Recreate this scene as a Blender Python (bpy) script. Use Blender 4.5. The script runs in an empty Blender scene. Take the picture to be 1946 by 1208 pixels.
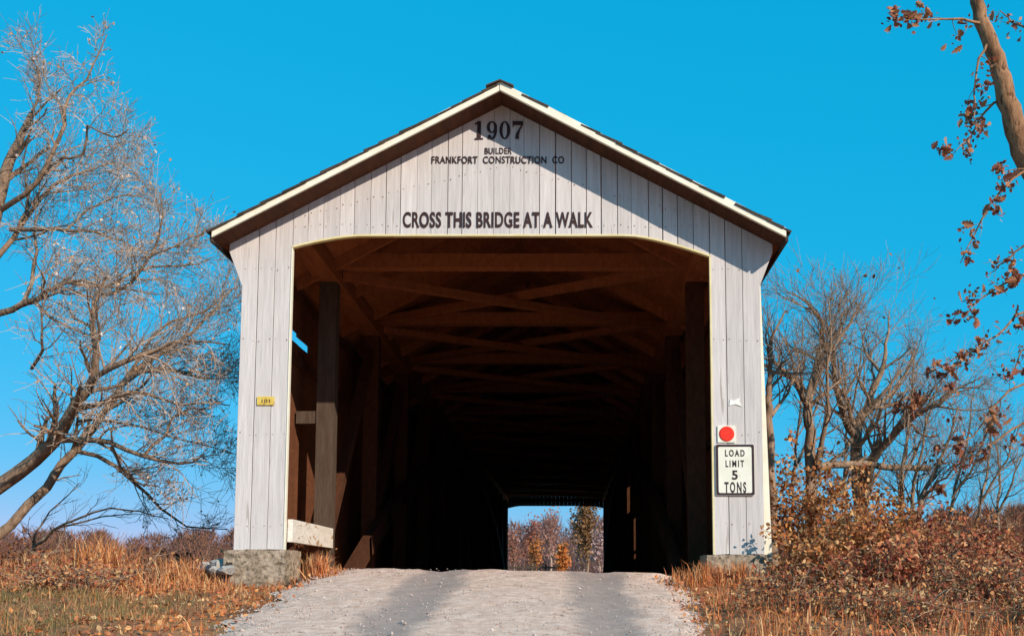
import bpy, math, random
import numpy as np
from mathutils import Vector
random.seed(7); RNG = np.random.default_rng(7)
S = bpy.context.scene
# ------------------------------------------------------------------ camera, world, sun, exposure
D, F = 13.5, 2237.0                       # distance to the portal (m), focal length (px of a 1946 px wide picture)
PITCH = math.radians(6.5)
CX, CZ = 0.833, -0.115                    # eye: deck level is z = 0, bridge axis is x = 0, portal plane is y = 0
PU, HOR = 1087.0, 1108.0
PV = HOR - F*math.tan(PITCH)
cam_d = bpy.data.cameras.new('camera'); cam = bpy.data.objects.new('camera', cam_d)
S.collection.objects.link(cam); S.camera = cam
cam.location = (CX, -D, CZ); cam.rotation_euler = (math.pi/2 + PITCH, 0, 0)
cam_d.sensor_fit = 'HORIZONTAL'; cam_d.sensor_width = 36; cam_d.lens = F/1946*36
cam_d.shift_x = -(PU-973)/1946; cam_d.shift_y = (PV-604)/1946
cam_d.clip_start = 0.1; cam_d.clip_end = 8000

SUN_DIR = Vector((-0.36, 0.42, -0.28)).normalized()     # direction the light travels
world = bpy.data.worlds.new('World'); S.world = world; world.use_nodes = True
wn, wl = world.node_tree.nodes, world.node_tree.links
bg = wn['Background']
sky = wn.new('ShaderNodeTexSky'); sky.sky_type = 'NISHITA'; sky.sun_disc = False
sky.sun_elevation = math.asin(-SUN_DIR.z); sky.sun_rotation = math.atan2(-SUN_DIR.x, -SUN_DIR.y)
sky.air_density = 1.0; sky.dust_density = 0.1; sky.ozone_density = 6.0
# colour response of the old film: one curve per channel over the whole sky (strong cyan, pale only at the horizon)
sp_, cb_ = wn.new('ShaderNodeSeparateColor'), wn.new('ShaderNodeCombineColor')
wl.new(sky.outputs[0], sp_.inputs[0])
for ch, (ex, k) in enumerate(((2.2, .52), (.25, .565), (.26, .87))):
    m0, m1, m2 = (wn.new('ShaderNodeMath') for _ in range(3)); m0.operation = 'MULTIPLY'; m1.operation = 'POWER'; m2.operation = 'MULTIPLY'
    m0.inputs[1].default_value = .15; m1.inputs[1].default_value = ex; m2.inputs[1].default_value = k/.15
    wl.new(sp_.outputs[ch], m0.inputs[0]); wl.new(m0.outputs[0], m1.inputs[0]); wl.new(m1.outputs[0], m2.inputs[0]); wl.new(m2.outputs[0], cb_.inputs[ch])
wl.new(cb_.outputs[0], bg.inputs[0])
bg.inputs[1].default_value = 0.15
sun_d = bpy.data.lights.new('sun', 'SUN'); sun = bpy.data.objects.new('sun', sun_d); S.collection.objects.link(sun)
sun_d.energy = 4.8; sun_d.angle = math.radians(0.5); sun_d.color = (1.0, 0.88, 0.74)
sun.rotation_euler = SUN_DIR.to_track_quat('-Z', 'Y').to_euler(); sun.location = (20, -30, 20)
S.view_settings.view_transform = 'Standard'; S.view_settings.look = 'None'
S.view_settings.exposure = 0.0; S.view_settings.gamma = 1.0

# ------------------------------------------------------------------ helpers
CP, SP = math.cos(PITCH), math.sin(PITCH)
def at(px, py, Y):
    """picture position (1946 x 1208) and a world depth Y -> world point"""
    a = (px-PU)/F; b = (PV-py)/F
    dy, dz = CP - b*SP, SP + b*CP
    t = (Y + D)/dy
    return np.array((CX + a*t, Y, CZ + dz*t))
def link(name, me, parent=None, mats=None, **props):
    o = bpy.data.objects.new(name, me); S.collection.objects.link(o)
    if me is not None and mats is not None and len(me.materials) == 0:
        for m in (mats if isinstance(mats, (list, tuple)) else [mats]): me.materials.append(m)
    if parent is not None: o.parent = parent
    for k, v in props.items(): o[k] = v
    return o
def thing(name, label, category, group=None, loc=(0, 0, 0)):
    o = bpy.data.objects.new(name, None); S.collection.objects.link(o); o.location = loc
    o.empty_display_size = 0.2
    o['label'] = label; o['category'] = category
    if group: o['group'] = group
    return o
def np_mesh(name, V, polys, cols=None, smooth=False):
    """V (n,3); polys: list of (m,k) int arrays"""
    me = bpy.data.meshes.new(name)
    V = np.ascontiguousarray(V, np.float32)
    me.vertices.add(len(V)); me.vertices.foreach_set('co', V.ravel())
    polys = [np.asarray(p, np.int32) for p in polys if len(p)]
    nl = sum(p.size for p in polys); npoly = sum(len(p) for p in polys)
    me.loops.add(nl); me.polygons.add(npoly)
    me.loops.foreach_set('vertex_index', np.concatenate([p.ravel() for p in polys]))
    tot = np.concatenate([np.full(len(p), p.shape[1], np.int32) for p in polys])
    me.polygons.foreach_set('loop_start', np.concatenate([[0], np.cumsum(tot)[:-1]]).astype(np.int32))
    me.polygons.foreach_set('loop_total', tot)
    me.polygons.foreach_set('use_smooth', np.full(npoly, smooth, bool))
    me.update(calc_edges=True); me.validate()
    if cols is not None:
        ca = me.color_attributes.new('Col', 'FLOAT_COLOR', 'POINT')
        c = np.ones((len(V), 4), np.float32); c[:, :3] = cols
        ca.data.foreach_set('color', c.ravel())
    return me
BOXF = [(0, 3, 2, 1), (4, 5, 6, 7), (0, 1, 5, 4), (1, 2, 6, 5), (2, 3, 7, 6), (3, 0, 4, 7)]
def box_v(x0, x1, y0, y1, z0, z1):
    return [(x0, y0, z0), (x1, y0, z0), (x1, y1, z0), (x0, y1, z0), (x0, y0, z1), (x1, y0, z1), (x1, y1, z1), (x0, y1, z1)]
def boxes(name, bl):
    V, P = [], []
    for b in bl:
        n = len(V); V += box_v(*b) if len(b) == 6 else b
        P += [tuple(i+n for i in f) for f in BOXF]
    return np_mesh(name, np.array(V), [np.array(P)])
def beam_v(p, q, w, h):
    """8 corners of a bar from p to q, w wide, h high"""
    p, q = Vector(p), Vector(q); t = (q-p).normalized()
    up = Vector((0, 0, 1)) if abs(t.z) < .95 else Vector((0, 1, 0))
    s = t.cross(up).normalized()*(w/2); u = s.cross(t).normalized()*(h/2)
    return [tuple(v) for v in (p-s-u, p+s-u, p+s+u, p-s+u, q-s-u, q+s-u, q+s+u, q-s+u)]
def extrude_poly(name, pts, y0, y1, bev=0.0):
    """pts: (x,z) outline counter-clockwise seen from -y; extruded y0 (front) .. y1 (back), front edge chamfered"""
    n = len(pts); P = np.array(pts, float)
    if bev > 0:
        c = P.mean(0); nx = np.roll(P, -1, 0)-P; pv = P-np.roll(P, 1, 0)
        def nrm(a): return np.stack([a[:, 1], -a[:, 0]], 1)/np.maximum(np.linalg.norm(a, axis=1), 1e-6)[:, None]
        off = nrm(nx)+nrm(pv); off /= np.maximum(np.linalg.norm(off, axis=1), 1e-6)[:, None]
        I = P - off*bev
        V = [(x, y0, z) for x, z in I]+[(x, y0+bev, z) for x, z in P]+[(x, y1, z) for x, z in P]
        rings = 3
    else:
        V = [(x, y0, z) for x, z in P]+[(x, y1, z) for x, z in P]; rings = 2
    me = bpy.data.meshes.new(name)
    f = [tuple(range(n)), tuple(range((rings-1)*n, rings*n))[::-1]]
    for r in range(rings-1):
        for i in range(n):
            j = (i+1) % n; f.append((r*n+i, (r+1)*n+i, (r+1)*n+j, r*n+j))
    me.from_pydata(V, [], f); me.update()
    return me
def smooth01(a, b, x):
    t = np.clip((np.asarray(x, float)-a)/(b-a), 0, 1); return t*t*(3-2*t)
def wob(x, y, s=1.0, k=0):
    return (np.sin(x*1.7*s+k)*np.cos(y*1.3*s+k*2.1)+.5*np.sin(x*3.9*s+y*2.7*s+k*.7)+.3*np.sin(y*6.1*s-x*5.3*s+k*1.9))/1.8

# ------------------------------------------------------------------ materials
def nd(nt, t, **kw):
    n = nt.nodes.new(t)
    for k, v in kw.items(): setattr(n, k, v)
    return n
def mat(name, c1, c2=None, scale=6.0, stretch=(1, 1, 1), rough=.85, bump=0.0, bscale=None, rnd=0.0, spots=None, attr=False,
        detail=5.0, trans=0.0, spec=.3, contrast=(.35, .65)):
    m = bpy.data.materials.new(name); m.use_nodes = True; nt = m.node_tree
    b = nt.nodes['Principled BSDF']; b.inputs['Roughness'].default_value = rough
    b.inputs['Specular IOR Level'].default_value = spec
    tc = nd(nt, 'ShaderNodeTexCoord'); mp = nd(nt, 'ShaderNodeMapping'); mp.inputs['Scale'].default_value = stretch
    oi = nd(nt, 'ShaderNodeObjectInfo')
    add = nd(nt, 'ShaderNodeVectorMath', operation='ADD'); sc = nd(nt, 'ShaderNodeMath', operation='MULTIPLY')
    sc.inputs[1].default_value = 40.0 if rnd > 0 else 0.0
    nt.links.new(oi.outputs['Random'], sc.inputs[0]); nt.links.new(tc.outputs['Object'], add.inputs[0]); nt.links.new(sc.outputs[0], add.inputs[1])
    nt.links.new(add.outputs[0], mp.inputs['Vector'])
    no = nd(nt, 'ShaderNodeTexNoise'); no.inputs['Scale'].default_value = scale; no.inputs['Detail'].default_value = detail
    no.inputs['Roughness'].default_value = .65
    nt.links.new(mp.outputs[0], no.inputs['Vector'])
    ramp = nd(nt, 'ShaderNodeValToRGB'); ramp.color_ramp.elements[0].position = contrast[0]; ramp.color_ramp.elements[1].position = contrast[1]
    c2 = c2 or tuple(min(1, v*1.3) for v in c1)
    ramp.color_ramp.elements[0].color = (*c1, 1); ramp.color_ramp.elements[1].color = (*c2, 1)
    nt.links.new(no.outputs['Fac'], ramp.inputs[0]); col = ramp.outputs[0]
    if attr:
        at_ = nd(nt, 'ShaderNodeVertexColor', layer_name='Col'); mx = nd(nt, 'ShaderNodeMix', data_type='RGBA', blend_type='MULTIPLY')
        mx.inputs[0].default_value = 1; nt.links.new(col, mx.inputs[6]); nt.links.new(at_.outputs[0], mx.inputs[7]); col = mx.outputs[2]
    if spots:
        (sc_, thr, scol) = spots
        n2 = nd(nt, 'ShaderNodeTexNoise'); n2.inputs['Scale'].default_value = sc_; n2.inputs['Detail'].default_value = 4
        nt.links.new(mp.outputs[0], n2.inputs['Vector'])
        r2 = nd(nt, 'ShaderNodeValToRGB'); r2.color_ramp.elements[0].position = thr; r2.color_ramp.elements[1].position = thr+.06
        nt.links.new(n2.outputs['Fac'], r2.inputs[0])
        mx = nd(nt, 'ShaderNodeMix', data_type='RGBA'); nt.links.new(r2.outputs[0], mx.inputs[0]); nt.links.new(col, mx.inputs[6])
        mx.inputs[7].default_value = (*scol, 1); col = mx.outputs[2]
    if rnd > 0:
        hv = nd(nt, 'ShaderNodeHueSaturation'); mr = nd(nt, 'ShaderNodeMapRange')
        mr.inputs['To Min'].default_value = 1-rnd; mr.inputs['To Max'].default_value = 1+rnd*.6
        nt.links.new(oi.outputs['Random'], mr.inputs['Value']); nt.links.new(mr.outputs[0], hv.inputs['Value']); nt.links.new(col, hv.inputs['Color']); col = hv.outputs[0]
    nt.links.new(col, b.inputs['Base Color'])
    if bump > 0:
        bn = nd(nt, 'ShaderNodeTexNoise'); bn.inputs['Scale'].default_value = bscale or scale*3; bn.inputs['Detail'].default_value = 6
        nt.links.new(mp.outputs[0], bn.inputs['Vector'])
        bp = nd(nt, 'ShaderNodeBump'); bp.inputs['Strength'].default_value = bump; bp.inputs['Distance'].default_value = .02
        nt.links.new(bn.outputs['Fac'], bp.inputs['Height']); nt.links.new(bp.outputs[0], b.inputs['Normal'])
    if trans > 0:
        out = nt.nodes['Material Output']; tr = nd(nt, 'ShaderNodeBsdfTranslucent'); ms = nd(nt, 'ShaderNodeMixShader'); ms.inputs[0].default_value = trans
        nt.links.new(col, tr.inputs[0]); nt.links.new(b.outputs[0], ms.inputs[1]); nt.links.new(tr.outputs[0], ms.inputs[2]); nt.links.new(ms.outputs[0], out.inputs[0])
    return m
M = {}
M['white'] = mat('white_board_paint', (.54, .495, .475), (.67, .615, .59), 3.0, (9, 9, .55), .75, .22, 9, .11, spots=(2.2, .665, (.40, .345, .31)))
M['cream'] = mat('cream_trim_paint', (.80, .73, .56), (.88, .83, .68), 5.0, (1, 1, 1), .65, .1, 20, .03, spots=(9, .72, (.45, .38, .28)))
M['yellow_fringe'] = mat('yellow_fringe_paint', (.70, .58, .27), (.80, .70, .42), 5.0, (1, 1, 1), .7)
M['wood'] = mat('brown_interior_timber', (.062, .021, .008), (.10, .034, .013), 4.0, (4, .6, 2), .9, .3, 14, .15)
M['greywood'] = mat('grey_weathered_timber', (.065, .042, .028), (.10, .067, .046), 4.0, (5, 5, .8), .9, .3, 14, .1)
M['wallwood_lifted'] = mat('lifted_red_brown_siding', (.13, .045, .017), (.19, .066, .026), 4.0, (4, .6, 2), .9, .3, 14, .15)  # lighter copy of the interior timber, lifted for boards the sun misses
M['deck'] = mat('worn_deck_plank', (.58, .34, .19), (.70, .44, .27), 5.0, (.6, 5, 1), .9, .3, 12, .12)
M['roofwood_lifted'] = mat('lifted_red_brown_roof_timber', (.25, .078, .028), (.36, .115, .042), 4.0, (4, .6, 2), .9, .3, 14, .12)  # same timber lightened further, missing bounce light put into the roof colour
M['shingle'] = mat('dark_shingle', (.045, .03, .022), (.09, .062, .045), 8, (1, 1, 1), .95, .4, 20, .3)
M['ink'] = mat('dark_maroon_lettering', (.028, .012, .012), (.05, .02, .018), 20, rough=.6)
M['black'] = mat('black_sign_paint', (.025, .012, .016), (.05, .025, .03), 20, rough=.5)
M['sign'] = mat('cream_sign_enamel', (.74, .71, .58), (.82, .79, .68), 6, rough=.4, spots=(11, .72, (.5, .45, .36)))
M['red'] = mat('red_reflector', (.80, .025, .012), (.88, .05, .02), 30, rough=.3)
M['amber'] = mat('yellow_tin_plate', (.62, .40, .06), (.75, .55, .14), 14, rough=.5, spots=(20, .62, (.2, .1, .04)))
M['concrete'] = mat('rough_aggregate_concrete', (.15, .11, .07), (.50, .39, .29), 16, rough=.95, bump=1.0, bscale=26, detail=8, spots=(17, .62, (.10, .08, .055)))
M['whitewash'] = mat('flaking_whitewash', (.66, .60, .52), (.82, .77, .70), 9, (1, .5, 2), .85, .4, 24, 0, spots=(7, .60, (.42, .27, .15)))
M['rock'] = mat('pale_rock', (.30, .28, .26), (.52, .49, .45), 7, rough=.9, bump=.6, bscale=20, rnd=.15)
M['bark'] = mat('brown_bark', (.19, .115, .072), (.40, .26, .17), 14, (1, 1, .4), .95, .6, 30, .08)
M['barkpale'] = mat('pale_bark', (.34, .23, .165), (.54, .40, .30), 12, (1, 1, .4), .95, .5, 30, .08)
M['barkred'] = mat('reddish_bark', (.20, .095, .045), (.46, .25, .13), 9, (1, 1, .35), .95, .9, 22, .05, spots=(16, .6, (.13, .06, .03)))
M['leaf'] = mat('dry_leaf', (.8, .8, .8), (1, 1, 1), 12, rough=.8, attr=True, trans=.25)
M['grass'] = mat('grass_blade', (.85, .85, .85), (1, 1, 1), 5, rough=.85, attr=True, trans=.25)
M['water'] = mat('creek_water', (.03, .045, .05), (.05, .06, .06), 2, rough=.08, bump=.15, bscale=3, spec=.5)

# ------------------------------------------------------------------ terrain
L = 46.5                                     # bridge length
def road_z(y):
    y = np.asarray(y, float)
    return np.where(y < 0, np.maximum(.119*y, -1.75+.02*(y+14.7)), np.where(y > L, .004*(y-L), 0.0))
def ground_z(x, y):
    x = np.asarray(x, float); y = np.asarray(y, float)
    rz = road_z(y) - .02*np.clip(x, -3, 3)*(y < 0)
    off = np.where(y < 0, -.13+.085*np.maximum(y, -15), -.13) + .07*wob(x, y, .8, 1) + .025*wob(x, y, 3.1, 4)
    off = np.where(y > L, .0085*(y-L) - .1 + .05*wob(x, y, .3, 2), off)
    hill = 14*smooth01(160, 700, y)*(.6+.4*np.sin(x*.006+1.3)) + 9*smooth01(60, 500, np.abs(x))
    off = off + hill
    w = smooth01(1.6, 2.5, np.abs(x+.1*wob(y, y, 1.2, 3)))
    w = np.maximum(w, smooth01(L+35, L+75, y))
    z = (rz-.05)*(1-w) + off*w
    e = .6*wob(x*.6, x*.2, 1, 5)
    c = smooth01(2.2+e, 8+e, y)*(1-smooth01(L-7.5+e, L-2.2+e, y))
    return z - 4.3*c*(1-smooth01(250, 600, np.abs(x)))
def axis(spec):
    out = []
    for a, b, st in spec: out.append(np.arange(a, b, st))
    return np.concatenate(out+[[spec[-1][1]]])
xs = axis([(-2500, -400, 150), (-400, -60, 15), (-60, -12, 2), (-12, 12, .2), (12, 60, 2), (60, 400, 15), (400, 2500, 150)])
ys = axis([(-200, -16, 8), (-16, 12, .22), (12, 60, 1.0), (60, 300, 8), (300, 3000, 100)])
XX, YY = np.meshgrid(xs, ys); ZZ = ground_z(XX, YY)
nx, ny = len(xs), len(ys); idx = np.arange(nx*ny).reshape(ny, nx)
q = np.stack([idx[:-1, :-1], idx[:-1, 1:], idx[1:, 1:], idx[1:, :-1]], -1).reshape(-1, 4)
M['soil'] = mat('leaf_litter_soil', (.16, .06, .03), (.44, .20, .085), 3.2, rough=1, bump=.6, bscale=25, detail=8, spots=(5, .6, (.17, .15, .06)))
link('ground', np_mesh('ground', np.stack([XX.ravel(), YY.ravel(), ZZ.ravel()], 1), [q], smooth=True), mats=M['soil'], kind='structure')
link('creek_water', np_mesh('creek_water', np.array([(-300, 2, -3.6), (300, 2, -3.6), (300, L-2, -3.6), (-300, L-2, -3.6)]), [np.array([[0, 1, 2, 3]])]), mats=M['water'], kind='structure')
# gravel road with two worn wheel tracks
def road_mat():
    m = mat('gravel_road', (.62, .39, .285), (.88, .62, .49), 9, rough=.95, bump=.7, bscale=60, detail=9, spots=(13, .64, (.33, .21, .15)))
    nt = m.node_tree; b = nt.nodes['Principled BSDF']; src = b.inputs['Base Color'].links[0].from_socket
    tc = nd(nt, 'ShaderNodeTexCoord'); sx = nd(nt, 'ShaderNodeSeparateXYZ'); nt.links.new(tc.outputs['Object'], sx.inputs[0])
    no = nd(nt, 'ShaderNodeTexNoise'); no.inputs['Scale'].default_value = 1.6; no.inputs['Detail'].default_value = 6; nt.links.new(tc.outputs['Object'], no.inputs['Vector'])
    sh = nd(nt, 'ShaderNodeMath', operation='MULTIPLY_ADD'); sh.inputs[1].default_value = .55; nt.links.new(no.outputs['Fac'], sh.inputs[0]); nt.links.new(sx.outputs['X'], sh.inputs[2])
    prev = None
    for xc, w in ((-.62, .30), (1.12, .30)):
        s = nd(nt, 'ShaderNodeMath', operation='SUBTRACT'); s.inputs[1].default_value = xc+.275; nt.links.new(sh.outputs[0], s.inputs[0])
        a = nd(nt, 'ShaderNodeMath', operation='ABSOLUTE'); nt.links.new(s.outputs[0], a.inputs[0])
        r = nd(nt, 'ShaderNodeMapRange', interpolation_type='SMOOTHSTEP'); r.inputs['From Min'].default_value = w+.09; r.inputs['From Max'].default_value = w-.12
        nt.links.new(a.outputs[0], r.inputs['Value'])
        if prev is None: prev = r.outputs[0]
        else:
            mm = nd(nt, 'ShaderNodeMath', operation='MAXIMUM'); nt.links.new(prev, mm.inputs[0]); nt.links.new(r.outputs[0], mm.inputs[1]); prev = mm.outputs[0]
    k = nd(nt, 'ShaderNodeMath', operation='MULTIPLY'); k.inputs[1].default_value = .72; nt.links.new(prev, k.inputs[0])
    mx = nd(nt, 'ShaderNodeMix', data_type='RGBA'); nt.links.new(k.outputs[0], mx.inputs[0]); nt.links.new(src, mx.inputs[6]); mx.inputs[7].default_value = (.29, .225, .20, 1)
    nt.links.new(mx.outputs[2], b.inputs['Base Color']); return m
M['road'] = road_mat()
def road_strip(name, y0, y1, dy):
    yy = np.arange(y0, y1+dy/2, dy); tt = np.linspace(-1, 1, 61)
    T, Y = np.meshgrid(tt, yy); half = 1.98+.16*wob(Y*1.3, Y*.7, 1, 2)+.10*wob(Y*3.1, T*.0+np.sign(T), 1.4, 6)
    X = T*half
    Z = road_z(Y)-.02*X*(Y < 0)+.012+.03*(1-T**2)-.05*smooth01(.86, 1, np.abs(T))
    for xc in (-.62, 1.12): Z = Z-.022*np.exp(-((X-xc)/.24)**2)
    Z = Z+.010*wob(X, Y, 3.5, 3)+.006*wob(X, Y, 9, 5)+RNG.normal(0, .0025, X.shape)
    Z = np.where(Y > -.02, np.where(Y < L-1, np.minimum(Z, -.0+.03*(1-T**2)), Z), Z)
    i = np.arange(T.size).reshape(T.shape)
    qq = np.stack([i[:-1, :-1], i[:-1, 1:], i[1:, 1:], i[1:, :-1]], -1).reshape(-1, 4)
    return link(name, np_mesh(name, np.stack([X.ravel(), Y.ravel(), Z.ravel()], 1), [qq], smooth=True), mats=M['road'], kind='structure')
road_strip('road', -30, .02, .09)
road_strip('road', L+.2, L+60, .8)

# ------------------------------------------------------------------ covered bridge
bridge = thing('covered_bridge', 'white board covered bridge with dark portal reading CROSS THIS BRIDGE AT A WALK', 'covered bridge')
OV = 0.46                                     # gable overhang
ap = at(946, 172, -OV); ev_l = at(405, 452, -OV); ev_r = at(1497, 449, -OV)
SLOPE = ((ap[2]-ev_l[2])/(ap[0]-ev_l[0])+(ap[2]-ev_r[2])/(ev_r[0]-ap[0]))/2
RX = 0.0; RZ = float(ap[2])                   # ridge line of the rake boards' lower edge
HW = float((ev_r[0]-ev_l[0])/2)
def roof_under(x): return RZ+.006-SLOPE*abs(x)  # soffit line (a little above the rake's lower edge)
zl = float(at(949, 449, 0)[2]); z_endl = float(at(550, 471, 0)[2]); z_endr = float(at(1348, 488, 0)[2])
OH = 2.45; OUT = 3.03
zb_l = float(at(490, 1044, 0)[2]); zb_r = float(at(1400, 1053, 0)[2])
fl_b = float(at(457, 545, 0)[2]); fl_t = float(at(430, 472, 0)[2]); FX = 3.19
x1l, x1r = float(at(690, 449, 0)[0]), float(at(1195, 449, 0)[0])
def lintel(x):
    if x < x1l:
        t = (x1l-x)/(x1l+OH); return zl-(zl-z_endl)*t**1.6
    if x > x1r:
        t = (x-x1r)/(OH-x1r); return zl-(zl-z_endr)*t**1.4
    return zl
# front portal wall: a nailer frame, then every board on it
portal = link('portal_wall', boxes('portal_wall', [(-OUT+.03, -OH-.02, .035, .10, zb_l+.03, 3.9), (OH+.02, OUT-.03, .035, .10, zb_r+.03, 3.9),
             (-2.3, 2.3, .035, .10, zl+.03, zl+.30)]+[beam_v((s*.0, .068, roof_under(0)-.10), (s*3.0, .068, roof_under(3.0)-.10), .06, .16) for s in (-1, 1)]), bridge, M['white'])
edges = [-OUT+.0, -2.845, -2.65, -OH]
n_mid = 27
edges += [-OH+(2*OH)*(i+1)/n_mid+random.uniform(-.012, .012) for i in range(n_mid-1)]+[OH, 2.63, 2.83, OUT]
def zt(x): return roof_under(x)+.012
for i in range(len(edges)-1):
    a, b = edges[i], edges[i+1]
    wide = random.random() < .4
    g = random.choice((.004, .006)) if wide else .0014
    a2, b2 = a+(g if i else 0), b-(g if i < len(edges)-2 else 0)
    if a < -OH-.01 or b > OH+.01:
        z0 = zb_l if a < 0 else zb_r
        bot = [(a2, z0+random.uniform(-.008, .008)), (b2, z0+random.uniform(-.008, .008))]
    else:
        bot = [(x, lintel(x)) for x in np.linspace(a2, b2, 4)]
    top = [(b2, zt(b2))]+([(0, zt(0))] if a2 < 0 < b2 else [])+[(a2, zt(a2))]
    pts = bot+top
    if i == 0: pts = bot+[(b2, zt(b2)), (-FX, zt(FX)), (-FX, fl_t-.05), (a2, fl_b)]
    if i == len(edges)-2: pts = [bot[0], bot[1], (b2, fl_b), (FX, fl_t-.05), (FX, zt(FX)), (a2, zt(a2))]
    yo = -.026+random.uniform(-.004, .004)
    link('board', extrude_poly('board', pts, yo, yo+.055, .0035), portal, M['white'])
# rusty nail heads in rows across the boards
nv, nf = [], []
for i in range(len(edges)-1):
    for xx in (edges[i]+.035, edges[i+1]-.035):
        for zz in ((.55, 1.6, 2.7, 3.55) if abs(xx) > OH else (zl+.12, (zl+zt(xx))/2+.05)):
            if zt(xx)-zz < .12: continue
            zz += random.uniform(-.02, .02); n0 = len(nv); rr = random.uniform(.004, .0075)
            nv += [(xx+rr*math.cos(t*math.pi/3), -.0325, zz+rr*math.sin(t*math.pi/3)) for t in range(6)]; nf.append(tuple(range(n0, n0+6)))
me = bpy.data.meshes.new('nail_heads'); me.from_pydata(nv, [], nf); me.update()
link('nail_heads', me, portal, mat('rusty_nail', (.16, .07, .035), (.26, .13, .07), 30), kind='stuff')
# thin strips added round the opening, standing in for a yellow colour fringe
def strip(pts, w, y0, y1, name, m, parent):
    """ribbon of width w outside the polyline pts (x,z), as one solid piece"""
    P = np.array(pts); t = np.gradient(P, axis=0); t /= np.linalg.norm(t, axis=1)[:, None]
    nrm = np.stack([-t[:, 1], t[:, 0]], 1); Q = P+nrm*w
    n = len(P); V = [(*[P[k][0], y0, P[k][1]],) for k in range(n)]+[(Q[k][0], y0, Q[k][1]) for k in range(n)]
    V += [(x, y1, z) for x, y, z in V]
    f = []
    for k in range(n-1):
        f += [(k, k+1, n+k+1, n+k), (2*n+k, 3*n+k, 3*n+k+1, 2*n+k+1), (k, 2*n+k, 2*n+k+1, k+1), (n+k, n+k+1, 3*n+k+1, 3*n+k)]
    f += [(0, n, 3*n, 2*n), (n-1, 3*n-1, 4*n-1, 2*n-1)]
    me = bpy.data.meshes.new(name); me.from_pydata(V, [], f); me.update(); return link(name, me, parent, m)
strip([(x, lintel(x)-.006) for x in np.linspace(-OH+.0, OH-.0, 40)], .021, -.034, .04, 'lintel_fringe', M['yellow_fringe'], portal)
strip([(-OH+.006, zb_l), (-OH+.006, 2.0), (-OH+.006, z_endl-.008)], .016, -.033, .04, 'jamb_fringe', M['cream'], portal)
strip([(OH-.006, z_endr-.008), (OH-.006, 2.0), (OH-.006, zb_r)], .018, -.033, .04, 'jamb_fringe', M['yellow_fringe'], portal)
# corner board standing out behind the right leg
cb = boxes('corner_board', [[(3.035, .07, zb_r-.16), (3.135, .07, zb_r-.16), (3.135, .10, zb_r-.16), (3.035, .10, zb_r-.16), (3.0, .07, fl_b+.05), (3.055, .07, fl_b+.05), (3.055, .10, fl_b+.05), (3.0, .10, fl_b+.05)]])
link('corner_board', cb, bridge, M['cream'])
# roof: two slabs, rake boards, ragged shingles along the front edge and over the slope
TH = .032
for s in (-1, 1):
    n = []
    for yy in (-OV+.03, L+OV-.03):
        for xx in (0, s*HW):
            z = roof_under(xx)+.012; n += [(xx, yy, z), (xx, yy, z+TH)]
    # order to box
    a = [n[0], n[2], n[6], n[4], n[1], n[3], n[7], n[5]]
    roof = link('roof', boxes('roof', [a]), bridge, M['roofwood_lifted'])
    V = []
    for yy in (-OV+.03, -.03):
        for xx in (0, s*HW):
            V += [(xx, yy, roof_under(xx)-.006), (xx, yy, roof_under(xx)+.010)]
    link('soffit_shade_panel', boxes('soffit_shade_panel', [[V[0], V[2], V[6], V[4], V[1], V[3], V[7], V[5]]]), roof, M['wood'])  # dark panel added under the overhang to hold the soffit's shade in its colour
    rk = [(0, RZ), (s*HW, RZ-SLOPE*HW), (s*HW, RZ-SLOPE*HW+.103), (0, RZ+.103)]
    if s < 0: rk = rk[::-1]
    link('rake_board', extrude_poly('rake_board', rk, -OV-.006*(s+1.5), -OV+.028, .003), roof, M['cream'])
    link('eave_board', boxes('eave_board', [(min(s*HW, s*(HW+.03)), max(s*HW, s*(HW+.03)), -OV+.03, L+OV-.03, roof_under(HW)-.045, roof_under(HW)+.05)]), roof, M['shingle'])
    u = 0.0; slope_len = HW*math.sqrt(1+SLOPE**2); cx_, sz = 1/math.sqrt(1+SLOPE**2), -SLOPE/math.sqrt(1+SLOPE**2)
    while u < slope_len+.02:                       # single shingles of the front edge
        w = random.uniform(.16, .30); lift = random.uniform(.0, .02); fr = random.uniform(.012, .035)
        if not (s > 0 and 2.68 < u < 2.92):
            V = []
            for yy in (-OV-fr, .5):
                for (uu, h) in ((u, .052), (min(u+w*1.25, slope_len+.03), .052+lift*.5), (min(u+w*1.25, slope_len+.03), .075+lift), (u, .072)):
                    xx = uu*cx_-h*sz; zz = roof_under(0)+uu*sz+h*cx_+.004
                    V.append((s*xx, yy, zz))
            link('shingle', boxes('shingle', [[V[0], V[1], V[5], V[4], V[3], V[2], V[6], V[7]]]), roof, M['shingle'])
        u += w
    bl = []
    for k in range(int(slope_len/.22)):            # the courses further back, joined
        u0 = k*.22
        for (yy0, yy1) in ((.45, L+OV),):
            V = []
            for yy in (yy0, yy1):
                for (uu, h) in ((u0, .05), (u0+.27, .056), (u0+.27, .08), (u0, .065)):
                    V.append((s*(uu*cx_-h*sz), yy, roof_under(0)+uu*sz+h*cx_+.004))
            bl.append([V[0], V[1], V[5], V[4], V[3], V[2], V[6], V[7]])
    link('shingle_courses', boxes('shingle_courses', bl), roof, M['shingle'], kind='stuff')
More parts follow.
